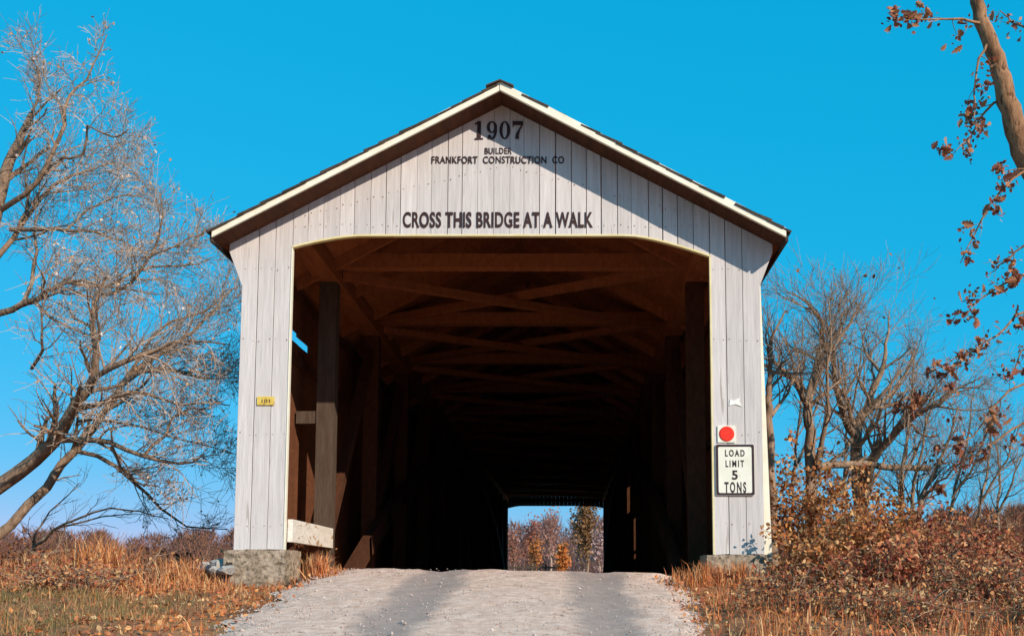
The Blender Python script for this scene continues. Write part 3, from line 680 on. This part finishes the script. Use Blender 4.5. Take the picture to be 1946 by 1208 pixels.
tree_r(22, 'bare tree with a crooked twin stem next to the slim one', [
    ([(1545, 1120, Yr), (1540, 858, Yr), (1537, 776, Yr), (1551, 688, Yr+.2), (1563, 635, Yr+.3), (1546, 588, Yr+.3), (1504, 553, Yr+.4)], .115, 10, 1.2),
    ([(1537, 776, Yr), (1510, 723, Yr-.3), (1475, 690, Yr-.5), (1455, 640, Yr-.6)], .065, 8, 1.1),
    ([(1545, 900, Yr), (1562, 840, Yr-.3), (1575, 787, Yr-.5), (1569, 717, Yr-.6), (1580, 640, Yr-.7), (1575, 565, Yr-.7)], .055, 9, 1.0),
    ([(1551, 690, Yr+.2), (1590, 640, Yr+.5), (1605, 580, Yr+.7)], .04, 7, .9)])
tree_r(23, 'tallest forked bare tree standing over the bramble', [
    ([(1650, 1130, Yr+1), (1639, 1004, Yr+1), (1631, 910, Yr+1), (1628, 828, Yr+1), (1645, 781, Yr+1), (1657, 752, Yr+1), (1675, 699, Yr+1), (1686, 647, Yr+1.1), (1690, 590, Yr+1.2)], .16, 10, 1.2),
    ([(1628, 835, Yr+1), (1612, 810, Yr+.8), (1595, 752, Yr+.6), (1584, 670, Yr+.4), (1610, 623, Yr+.3), (1645, 555, Yr+.2)], .085, 11, 1.1),
    ([(1645, 787, Yr+1), (1686, 752, Yr+1.4), (1721, 711, Yr+1.7), (1745, 645, Yr+1.9)], .065, 10, 1.0),
    ([(1628, 828, Yr+1), (1598, 863, Yr+.5), (1557, 890, Yr+.2)], .06, 5, .7),
    ([(1636, 893, Yr+1), (1610, 919, Yr+.6), (1575, 922, Yr+.4)], .055, 4, .5),
    ([(1584, 690, Yr+.4), (1560, 640, Yr+.1), (1565, 590, Yr)], .035, 8, .9),
    ([(1672, 705, Yr+1), (1640, 660, Yr+1.3), (1650, 610, Yr+1.5)], .035, 8, .8),
    ([(1637, 930, Yr+1), (1657, 875, Yr+.6), (1698, 828, Yr+.2), (1733, 793, Yr-.2), (1780, 770, Yr-.5), (1815, 740, Yr-.7), (1868, 715, Yr-.9)], .095, 12, 1.0)], leaves=90)
for k, pl in enumerate(([(1716, 1110, Yr-.5), (1713, 969, Yr-.5), (1716, 899, Yr-.5), (1727, 793, Yr-.4), (1738, 690, Yr-.3)], [(1735, 1110, Yr), (1735, 969, Yr), (1741, 905, Yr), (1757, 828, Yr), (1762, 760, Yr)])):
    tree_r(30+k, ('slender straight young tree right of the forked tree', 'slender young tree with a slight lean beside the straight one')[k], [(pl, .05, 9, .8)])
tree_r(33, 'young leaning tree with a few brown leaves at the bramble edge', [
    ([(1735, 1090, Yr-1.5), (1751, 951, Yr-1.5), (1780, 887, Yr-1.4), (1803, 828, Yr-1.3), (1822, 770, Yr-1.2)], .05, 8, .7),
    ([(1752, 950, Yr-1.5), (1790, 910, Yr-1.8), (1830, 875, Yr-2.0)], .03, 6, .6)], leaves=60)
for k, (px, tp, y, ln, lab) in enumerate(((1500, 600, 9.0, .03, 'thin grey sapling between the slim tree and the twin stemmed tree'), (1610, 640, 10.0, -.02, 'thin upright sapling behind the forked tree'), (1700, 660, 9.5, .05, 'thin sapling in the gap behind the straight young tree'), (1790, 720, 9.0, .10, 'tilted thin sapling over the open field'), (1850, 760, 8.5, .06, 'thin sapling nearest the leafy tree'), (1900, 800, 9.5, -.03, 'short thin sapling under the leafy tree twigs'))):
    h_ = 1110-tp
    tree_r(340+k, lab, [([(px, 1110, y), (px+h_*ln*.5, 1110-h_*.4, y), (px+h_*ln+8, 1110-h_*.7, y+.2), (px+h_*ln*1.6, tp, y+.3)], .045, 11, .9), ([(px+h_*ln*.5, 1110-h_*.42, y), (px+h_*ln+35, 1110-h_*.65, y-.3), (px+h_*ln+60, 1110-h_*.85, y-.5)], .03, 8, .8)])
T = Tree(36); T.limb(W([(1555, 890, Yr-.3), (1587, 881, Yr-.2), (1660, 884, Yr), (1768, 889, Yr+.2)]), .07, .05, 4, 2, length=.5, kids=(4, 3, 2))
T.build('broken_limb', 'broken bare limb lying level across the forked tree', 'branch', None, M['bark'], None)

# ------------------------------------------------------------------ leafy tree at the far right edge
T = Tree(41); Yl = 1.2
T.limb(W([(2330, 1150, Yl+1), (2270, 900, Yl+1), (2180, 640, Yl+.8), (2060, 460, Yl+.4), (1960, 320, Yl+.1), (1921, 216, Yl), (1895, 118, Yl), (1862, 20, Yl), (1838, -60, Yl)]), .24, .068, 2, 2, length=.6, kids=(2, 2, 2), t0=.9)
LP = []
def leafy(pl, r0, n, spread=.10, nk=6):
    P = W(pl); pts = T.limb(P, r0, .005, nk, 1, length=.45, kids=(nk, 2), up=-.02, spread=.9)
    m = max(4, n//2)
    tw = [q_[-1] for q_, r_, k_ in T.small[-nk*2:]]+[q_[len(q_)//2] for q_, r_, k_ in T.small[-nk*2:]]+list(pts[len(pts)//4:])
    for c_ in T.r.integers(0, len(tw), m): LP.append(tw[c_]+T.r.normal(0, .055, (T.r.integers(4, 8), 3)))
leafy([(1870, 45, Yl), (1800, 38, Yl-.3), (1705, 40, Yl-.5)], .022, 36, .09)
leafy([(1880, 70, Yl), (1862, 120, Yl-.2), (1850, 200, Yl-.4), (1860, 240, Yl-.5)], .02, 32, .12)
leafy([(1905, 190, Yl), (1870, 215, Yl+.2), (1845, 255, Yl+.3), (1812, 292, Yl+.3)], .02, 40, .09)
leafy([(2000, 300, Yl), (1925, 340, Yl-.3), (1880, 390, Yl-.4), (1850, 450, Yl-.4), (1825, 500, Yl-.4)], .02, 46, .09)
leafy([(2010, 420, Yl), (1940, 470, Yl+.1), (1905, 500, Yl+.1), (1880, 520, Yl+.1)], .018, 14, .08)
leafy([(2040, 480, Yl+.3), (1930, 530, Yl+.2), (1870, 560, Yl+.1), (1835, 600, Yl)], .02, 46, .11)
leafy([(2060, 560, Yl+.3), (1950, 590, Yl), (1890, 640, Yl-.2), (1840, 670, Yl-.3), (1795, 690, Yl-.4)], .02, 40, .11)
leafy([(1840, 670, Yl-.3), (1800, 715, Yl-.2), (1765, 745, Yl-.1), (1730, 770, Yl)], .012, 30, .10)
leafy([(2100, 680, Yl+.4), (1960, 720, Yl+.2), (1890, 770, Yl+.1), (1850, 830, Yl), (1800, 850, Yl)], .02, 24, .12)
leafy([(2130, 760, Yl+.5), (1960, 800, Yl+.2), (1880, 850, Yl), (1840, 870, Yl), (1790, 930, Yl)], .02, 44, .12)
leafy([(1960, 60, Yl), (1925, 40, Yl+.4), (1900, 20, Yl+.6)], .02, 12, .10)
leafy([(2100, 700, Yl+.4), (1960, 650, Yl+.6), (1920, 720, Yl+.6), (1890, 700, Yl+.6)], .016, 14, .10)
lt = T.build('leafy_tree', 'brown leaved tree with one thick limb rising above the bramble', 'tree', None, M['barkred'], None)
crown = [c for c in lt.children if c.name.startswith('twigs')][0]; crown.name = 'crown'; del crown['kind']
pos = np.concatenate(LP); T.r.shuffle(pos); PAL_L = [(.42, .14, .07), (.30, .10, .06), (.52, .22, .10), (.24, .08, .05), (.58, .30, .16)]
vari = []
for k in range(12):
    r_ = np.random.default_rng(100+k)
    me = oak_leaf('leaf', pick(r_, PAL_L, 1)[0]); me.materials.append(M['leaf']); vari.append(me)
for p in pos[:296]:
    o = link('leaf', vari[random.randrange(12)], crown); o.location = p
    s_ = random.uniform(.09, .15); o.scale = (s_, s_*random.uniform(.8, 1.2), s_*random.uniform(.6, 2.2)); o.rotation_euler = (random.uniform(0, 6.28), random.uniform(-1.2, 1.2), random.uniform(0, 6.28))
link('small_leaves', leaf_mesh('small_leaves', pos[296:], T.r.uniform(.05, .075, len(pos)-296), pick(T.r, PAL_L, len(pos)-296), T.r), lt, M['leaf'], kind='stuff')

# ------------------------------------------------------------------ brambles
PAL_B = [(.56, .21, .06), (.44, .14, .045), (.66, .30, .10), (.32, .095, .04), (.74, .42, .17), (.52, .22, .08)]
def bramble(seed, label, x, y, h, w, n, pal=PAL_B, group='brambles along the bridge side', name='bramble', size=(.035, .07)):
    r = np.random.default_rng(seed); z0 = float(ground_z(x, y)); t = thing(name, label, 'shrub', group)
    st, lp = [], []
    for k in range(int(18+w*14)):
        a = r.uniform(0, 6.28); rr = w*.5*math.sqrt(r.random()); hh = h*r.uniform(.45, 1.0)*(1-.45*(rr/(w*.5))**2)
        bx, by = x+rr*.55*math.cos(a), y+rr*.55*math.sin(a)
        e = np.array((x+rr*1.25*math.cos(a)+r.normal(0, .08), y+rr*1.25*math.sin(a)+r.normal(0, .08), z0+hh))
        mid = np.array((bx, by, z0+hh*.6))+r.normal(0, .06, 3)
        b0 = np.array((bx, by, float(ground_z(bx, by))-.08))
        tip = e+np.array((r.normal(0, .14), r.normal(0, .14), -abs(r.normal(0, .10))))
        P = curve_pts([b0, mid, e, tip], 9); st.append((P, np.linspace(.007, .002, 9), 3))
        m = max(4, int(n/(18+w*14))); u = r.uniform(.12, 1, m)*8; i = np.minimum(u.astype(int), 7)
        lp.append(P[i]+(P[i+1]-P[i])*(u-i)[:, None]+r.normal(0, .055, (m, 3)))
    V, Q = tubes(st); link('stems', np_mesh('stems', V, [Q]), t, M['bark'])
    lp = np.concatenate(lp); lp[:, 2] = np.maximum(lp[:, 2], ground_z(lp[:, 0], lp[:, 1])+.01)
    link('leaves', leaf_mesh('leaves', lp, r.uniform(*size, len(lp)), pick(r, pal, len(lp), .3), r), t, M['leaf'], kind='stuff')
    return t
for k, (x, y, h, w, n, lab) in enumerate((
    (3.65, .55, 1.75, .9, 1900, 'tall brown leaved bramble climbing beside the portal corner board'),
    (4.35, 1.3, 1.75, 1.2, 2000, 'high rounded brown bramble in front of the twin stemmed tree'),
    (5.1, 1.9, 1.35, 1.3, 1700, 'brown bramble at the foot of the forked tree'),
    (6.0, 2.2, 1.05, 1.3, 1500, 'low open bramble below the slender young trees'),
    (3.55, -.55, .95, .8, 1400, 'rusty bramble at the foot of the portal corner board'),
    (4.15, -.3, 1.15, 1.0, 1600, 'orange brown bramble before the high rounded one'),
    (4.85, .2, 1.0, 1.1, 1500, 'reddish bramble thicket facing the road bank'),
    (5.6, .6, .8, 1.1, 1200, 'thin reddish bramble near the open field'),
    (3.9, -1.5, .65, .9, 1200, 'low rusty bramble spilling toward the gravel road'),
    (4.6, -1.2, .7, 1.0, 1200, 'low dark red bramble amid the roadside weeds'),
    (5.3, -.6, .6, 1.0, 900, 'sparse red bramble at the edge of the weeds'),
    (6.4, .9, .65, 1.0, 800, 'sparse bramble under the leafy tree limb'))):
    pal = PAL_B if k < 6 else [(.54, .16, .07), (.38, .10, .05), (.62, .26, .11), (.28, .07, .045), (.68, .36, .17)]
    bramble(60+k, lab, x, y, h, w, n, pal)
for k, (x, y, h, w, n, lab) in enumerate(((-5.2, .9, .55, 1.0, 700, 'low brown thicket tangled around the fallen branches'), (-4.3, 1.3, .5, .9, 600, 'brown thicket beside the pale rocks'), (-6.3, 1.6, .6, 1.1, 600, 'dark weedy thicket under the spreading tree'), (-2.72, 2.3, .9, .5, 260, 'dry weeds growing up behind the whitewashed guard board'))):
    bramble(90+k, lab, x, y, h, w, n, [(.30, .12, .05), (.20, .08, .045), (.45, .20, .08), (.16, .06, .05)], 'thickets on the creek bank', 'thicket')

rw = np.random.default_rng(31)
for k in range(20):
    right = k < 14; x = rw.uniform(2.7, 5.6) if right else rw.uniform(-6.5, -2.9); y = rw.uniform(-4.2, -1.3) if right else rw.uniform(-2.6, .3)
    bramble(500+k, 'low reddish weed clump in the roadside grass before the brambles' if right else 'low rusty weed clump in the grass under the spreading tree', x, y, rw.uniform(.3, .55) if right else rw.uniform(.2, .4), rw.uniform(.7, 1.1), 640 if right else 420,
            [(.54, .17, .07), (.40, .11, .05), (.66, .32, .13), (.28, .08, .045), (.74, .44, .2)], 'low weeds by the road' if right else 'low weeds under the spreading tree', 'weed_clump', (.025, .05))
# ------------------------------------------------------------------ grass, litter, gravel
r = np.random.default_rng(5)
def scatter(n, x0, x1, y0, y1, dens):
    out = []
    while sum(map(len, out)) < n:
        p = np.stack([r.uniform(x0, x1, n), r.uniform(y0, y1, n)], 1); out.append(p[r.random(n) < dens(p[:, 0], p[:, 1])])
    return np.concatenate(out)[:n]
cl = lambda x, y, k: np.clip(.5+.75*wob(x, y, 2.2, k), .03, 1)
PAL_O = [(.72, .29, .09), (.64, .22, .07), (.80, .42, .18), (.52, .17, .06), (.84, .54, .27), (.68, .24, .11)]
PAL_G = [(.20, .17, .06), (.28, .21, .08), (.15, .13, .05), (.46, .28, .12), (.58, .32, .15), (.50, .22, .10)]
offroad = lambda x: smooth01(1.65, 2.2, np.abs(x))
def left_green(x, y): return smooth01(-1.0, -1.8, y+.5*wob(x, y, .9, 7))*smooth01(-2.5, -3.2, x)
pL = scatter(17000, -9.5, -1.8, -5.5, 3.2, lambda x, y: cl(x, y, 1)*offroad(x)*(1-.8*left_green(x, y))*~((x > -3.15) & (y > -.25)))
pR = scatter(13000, 1.8, 8.0, -5.5, 2.6, lambda x, y: cl(x, y, 2)*offroad(x)*~((x < 3.15) & (y > -.2)))
hL = .07+.22*r.random(len(pL))**1.6; hL *= np.where(pL[:, 1] > -1.2, 1.15, .62)*np.where(pL[:, 0] > -3.3, .6, 1)*(.6+.8*cl(pL[:, 0], pL[:, 1], 9))
hR = .08+.26*r.random(len(pR))**1.6; hR *= np.where(pR[:, 0] > 3.2, .72, .75)*(.6+.8*cl(pR[:, 0], pR[:, 1], 6))
cR = pick(r, PAL_O+[(.52, .16, .07), (.44, .12, .06), (.58, .20, .09)], len(pR), .3)
link('dry_grass', blades('dry_grass', pL, hL, r.uniform(.006, .013, len(pL)), pick(r, PAL_O, len(pL), .3), r, .45), mats=M['grass'], kind='stuff')
link('dry_grass', blades('dry_grass', pR, hR, r.uniform(.006, .013, len(pR)), cR, r, .45), mats=M['grass'], kind='stuff')
pG = scatter(22000, -8.5, -2.2, -6, -.2, lambda x, y: (.04+left_green(x, y))*np.clip(.6+.7*wob(x, y, 1.6, 3), .05, 1))
link('green_grass', blades('green_grass', pG, .05+.11*r.random(len(pG)), r.uniform(.005, .010, len(pG)), pick(r, PAL_G, len(pG), .3), r, .6), mats=M['grass'], kind='stuff')
# tall clumps and the tuft by the abutment
def clump(seed, label, x, y, h, w, n, pal=PAL_O):
    r_ = np.random.default_rng(seed); p = np.stack([r_.normal(x, w*.4, n), r_.normal(y, w*.4, n)], 1)
    o = link('grass_clump', blades('grass_clump', p, h*r_.uniform(.35, 1, n), r_.uniform(.008, .016, n), pick(r_, pal, n, .3), r_, .32), mats=M['grass'])
    o['label'] = label; o['category'] = 'grass clump'; o['group'] = 'tall dry grass clumps'
for k, (px, y, h, w, n, lab) in enumerate(((185, .2, .75, .40, 420, 'tallest tawny dry grass clump under the spreading tree'), (215, .6, .65, .35, 320, 'tawny grass clump beside the tallest clump'), (140, .4, .50, .40, 300, 'short tawny grass clump beside the tallest clump'),
        (330, .2, .42, .35, 260, 'dry grass clump among the fallen branches'), (410, .1, .40, .3, 240, 'dry grass clump beside the leaning shadow strip'), (90, .6, .5, .45, 300, 'pale pink dry grass clump near the sapling'),
        (598, -.35, .40, .16, 330, 'bright orange grass tuft between the stone abutment and the road'), (627, -.25, .20, .16, 200, 'short orange grass tuft at the road edge below the guard board'),
        (1300, -.3, .26, .2, 240, 'dry grass tuft at the road edge below the load limit sign'), (1345, -.3, .36, .2, 260, 'dry weedy tuft in front of the abutment with weeds'), (1405, -.35, .34, .25, 280, 'dry tuft under the load limit sign'))):
    clump(200+k, lab, float(at(px, 1100, y)[0]), y, h, w, n)
# fallen oak leaves on the banks and road edges
pf = np.concatenate([scatter(6500, -9, -1.5, -6, 2.5, lambda x, y: smooth01(1.5, 2.4, np.abs(x))*(1-.75*left_green(x, y))), scatter(7000, 1.5, 7.5, -6, 2, lambda x, y: smooth01(1.5, 2.3, np.abs(x)))])
pz = np.maximum(ground_z(pf[:, 0], pf[:, 1]), np.where(np.abs(pf[:, 0]) < 2.05, road_z(pf[:, 1])-.02*pf[:, 0]-.02, -9))+r.uniform(.0, .05, len(pf))
link('leaf_litter', leaf_mesh('leaf_litter', np.column_stack([pf, pz]), r.uniform(.028, .06, len(pf)), pick(r, PAL_O+[(.42, .15, .06), (.30, .12, .06)], len(pf), .3), r, .5), mats=M['leaf'], kind='stuff')
# loose gravel
ng = 5200; gx = r.uniform(-2.1, 2.1, ng); gy = r.uniform(-8, .0, ng)
keep = r.random(ng) < np.clip(.25+.9*np.minimum(np.abs(np.abs(gx-.25)-.87), 1), .2, 1); gx, gy = gx[keep], gy[keep]; ng = len(gx)
gz = road_z(gy)-.02*gx+.012+.03*(1-(gx/2.12)**2)-.05*smooth01(1.8, 2.1, np.abs(gx))
OCT = np.array([(1, 0, 0), (-1, 0, 0), (0, 1, 0), (0, -1, 0), (0, 0, .8), (0, 0, -.8)]); OF = np.array([(0, 2, 4), (2, 1, 4), (1, 3, 4), (3, 0, 4), (2, 0, 5), (1, 2, 5), (3, 1, 5), (0, 3, 5)])
gs = r.uniform(.005, .011, ng)*np.where(r.random(ng) < .04, 2.0, 1)
gv = np.stack([gx, gy, gz], 1)[:, None, :]+gs[:, None, None]*OCT[None]*r.uniform(.6, 1.4, (ng, 6, 1))
link('gravel', np_mesh('gravel', gv.reshape(-1, 3), [(OF[None]+np.arange(ng)[:, None, None]*6).reshape(-1, 3)]), mats=mat('loose_gravel', (.38, .28, .24), (.66, .53, .46), 9, rough=.95), kind='stuff')
# pale rocks beside the abutment
import bmesh
from mathutils import noise
for k, (px, py, y, s_) in enumerate(((424, 1064, .0, .13), (402, 1070, .1, .11), (431, 1082, -.25, .09), (410, 1084, -.15, .09), (388, 1068, .3, .10))):
    bm = bmesh.new(); [bm.verts.new(Vector((random.gauss(0, 1), random.gauss(0, 1), random.gauss(0, 1))).normalized()*random.uniform(.8, 1.1)) for _ in range(18)]; h_ = bmesh.ops.convex_hull(bm, input=bm.verts[:]); bmesh.ops.bevel(bm, geom=bm.edges[:], offset=.06, segments=1, affect='EDGES')
    for v in bm.verts:
        v.co *= 1+.35*noise.noise(v.co*1.3+Vector((k*7, 0, 0)))+.10*noise.noise(v.co*4); v.co = Vector((v.co.x*1.2, v.co.y, v.co.z*.75))*s_
    me = bpy.data.meshes.new('rock'); bm.to_mesh(me); bm.free()
    p = at(px, py, y); o = link('rock', me, None, M['rock']); o.location = p
    zg = float(ground_z(p[0], p[1])); o.location.z = max(zg+s_*.1, min(p[2], zg+.2))
    o['label'] = ('largest pale rock heaped on the bank beside the stone abutment', 'pale rock behind the dry grass clump near the shadow strip', 'small pale rock touching the foot of the shadow strip', 'small pale rock in front of the largest one', 'pale rock farthest from the shadow strip')[k]; o['category'] = 'rock'; o['group'] = 'pale rocks by the abutment'
# fallen branches in the left grass
for k, (pl, r0, lab) in enumerate((([(205, 1075, .3), (260, 1062, .35), (330, 1070, .3), (424, 1088, .1)], .035, 'long fallen branch reaching through dry grass to the shadow strip'), ([(215, 1050, .9), (300, 1085, .5), (350, 1098, .3)], .03, 'fallen branch slanting down into the dry grass'), ([(60, 1034, 1.8), (150, 1034, 1.7), (215, 1055, 1.6)], .035, 'fallen branch lying under the bare sapling'))):
    T = Tree(300+k); P = W(pl)
    for p in P: p[2] = max(p[2]-.12, float(ground_z(p[0], p[1]))+.03)
    T.limb(P, r0, .010, 7, 2, length=.6, kids=(7, 4, 2), spread=.7)
    T.build('fallen_branch', lab, 'branch', 'fallen branches in the grass', M['bark'], None)

# ------------------------------------------------------------------ far woods and the far bank seen through the bridge
def far_wood(name, spots, pal, seed):
    r_ = np.random.default_rng(seed); Vs, Cs = [], []
    for (x, y, h, w) in spots:
        n = 420; z0 = float(ground_z(x, y))
        u = r_.random(n)**.7; rr = w*.5*np.sqrt(r_.random(n))*np.sin(np.pi*np.clip(u*.85+.12, 0, 1))
        a = r_.uniform(0, 6.28, n)
        base = np.stack([x+rr*np.cos(a), y+rr*np.sin(a), z0+h*u*.95], 1)
        d = np.stack([np.cos(a)*.5, np.sin(a)*.5, np.full(n, 1.0)], 1)+r_.normal(0, .35, (n, 3)); ln = h*r_.uniform(.06, .16, (n, 1))
        sd = r_.normal(0, 1, (n, 3)); sd /= np.linalg.norm(sd, axis=1)[:, None]
        wd = h*r_.uniform(.005, .014, (n, 1))
        Vs.append(np.stack([base-sd*wd, base+sd*wd, base+d*ln], 1).reshape(-1, 3)); Cs.append(np.repeat(pick(r_, pal, n, .25), 3, 0))
        s0 = np.array([[(x-.012*h, y, z0-.3), (x+.012*h, y, z0-.3), (x, y, z0+h*.9)]]).reshape(-1, 3); Vs.append(s0); Cs.append(np.tile(np.array(pal[0])*.8, (3, 1)))
    V = np.concatenate(Vs); f = np.arange(len(V)).reshape(-1, 3)
    return link(name, np_mesh(name, V, [f], np.concatenate(Cs)), mats=M['leaf'], kind='stuff')
r = np.random.default_rng(77)
sp = []
for k in range(150):
    y = r.uniform(70, 125); px = r.uniform(-60, 470); x = float(at(px, 1100, y)[0]); sp.append((x, y, (y+D)*.034*r.uniform(.6, 1.25), (y+D)*.035))
far_wood('far_wood', sp, [(.27, .12, .09), (.34, .15, .09), (.20, .10, .09), (.44, .20, .10)], 1)
sp = []
for k in range(170):
    y = r.uniform(80, 135); px = r.uniform(1440, 2050); x = float(at(px, 1100, y)[0])
    sp.append((x, y, (y+D)*(.052 if px > 1770 else .04)*r.uniform(.7, 1.2), (y+D)*.038))
far_wood('far_wood', sp, [(.28, .095, .05), (.34, .12, .06), (.20, .075, .05), (.40, .16, .08)], 2)
def far_tree(seed, label, px, top_py, y, wpx, pal, n, bark='bark', size=(.10, .22), twig=True):
    r_ = np.random.default_rng(seed); x = float(at(px, 1080, y)[0]); z0 = float(ground_z(x, y)); h = float(at(px, top_py, y)[2])-z0; w = wpx*(y+D)/F
    T = Tree(seed)
    T.limb(np.array([(x, y, z0-.1), (x+.02*h, y, z0+h*.3), (x-.02*h, y, z0+h*.62), (x, y, z0+h*.95)]), .022*h, .01, 12, 2, length=min(w*.6, h*.5), up=.35, spread=.8, kids=(12, 6, 3), t0=.25)
    t = T.build('far_tree', label, 'tree', 'trees beyond the far portal', M[bark], None)
    if n:
        tp = np.array(T.tips); q_ = tp[r_.integers(0, len(tp), n)]+r_.normal(0, .07*h, (n, 3))
        q_[:, 2] = np.maximum(q_[:, 2], z0+.1)
        link('leaves', leaf_mesh('leaves', q_, r_.uniform(*size, n), pick(r_, pal, n, .3), r_), t, M['leaf'], kind='stuff')
RD = [(.46, .18, .11), (.36, .14, .10), (.56, .28, .18)]
for k, a in enumerate((
    ('reddish bare tree at the left jamb of the far portal', 975, 1012, 66, 50, RD, 500), ('brick red leafy tree behind the roadside fence', 1010, 1000, 72, 55, [(.48, .18, .11), (.38, .16, .12)], 900),
    ('orange leaved tree behind the fence', 1018, 1030, 63, 30, [(.70, .28, .08), (.55, .20, .07)], 500), ('tall rosy tree in the middle of the far portal view', 1045, 985, 76, 60, [(.52, .27, .22), (.44, .22, .16)], 900),
    ('bright orange bush beyond the far portal', 1070, 1042, 52, 34, [(.75, .24, .06), (.68, .32, .10)], 700), ('brown oak still in full leaf', 1115, 972, 58, 80, [(.30, .15, .06), (.22, .11, .05), (.40, .22, .09)], 2200),
    ('pale pink bare tree by the right jamb', 1138, 1022, 55, 44, [(.62, .42, .40), (.50, .32, .28)], 700), ('grey purple thicket tree below the oak', 1108, 1035, 64, 50, [(.40, .28, .26), (.30, .2, .19)], 800))):
    far_tree(400+k, *a, bark='barkpale' if k in (3, 6) else 'bark')
sp = []
for k in range(60):
    y = r.uniform(80, 120); px = r.uniform(930, 1190); x = float(at(px, 1090, y)[0]); sp.append((x, y, (y+D)*.04*r.uniform(.7, 1.3), (y+D)*.03))
far_wood('far_wood', sp, [(.30, .17, .15), (.36, .18, .13), (.24, .15, .15)], 3)
fn = thing('road_fence', 'weathered post and rail fence beyond the far portal', 'fence')
for px in (985, 1016, 1037, 1060):
    p = at(px, 1085, 53); z0 = float(ground_z(p[0], 53)); link('post', boxes('post', [(p[0]-.06, p[0]+.06, 52.94, 53.06, z0-.2, z0+1.0)]), fn, M['greywood'])
a, b = float(at(950, 1085, 53)[0]), float(at(1062, 1085, 53)[0]); z0 = float(ground_z((a+b)/2, 53))
for dz in (.45, .8): link('rail', boxes('rail', [(a, b, 52.9, 52.95, z0+dz-.05, z0+dz+.05)]), fn, M['greywood'])
pg = scatter(5000, -7, 6, L+.8, 60, lambda x, y: smooth01(1.7, 2.3, np.abs(x)))
link('far_bank_grass', blades('far_bank_grass', pg, .15+.4*r.random(len(pg)), np.full(len(pg), .03), pick(r, [(.62, .48, .16), (.50, .42, .16), (.66, .38, .16)], len(pg), .25), r, .4), mats=M['grass'], kind='stuff')
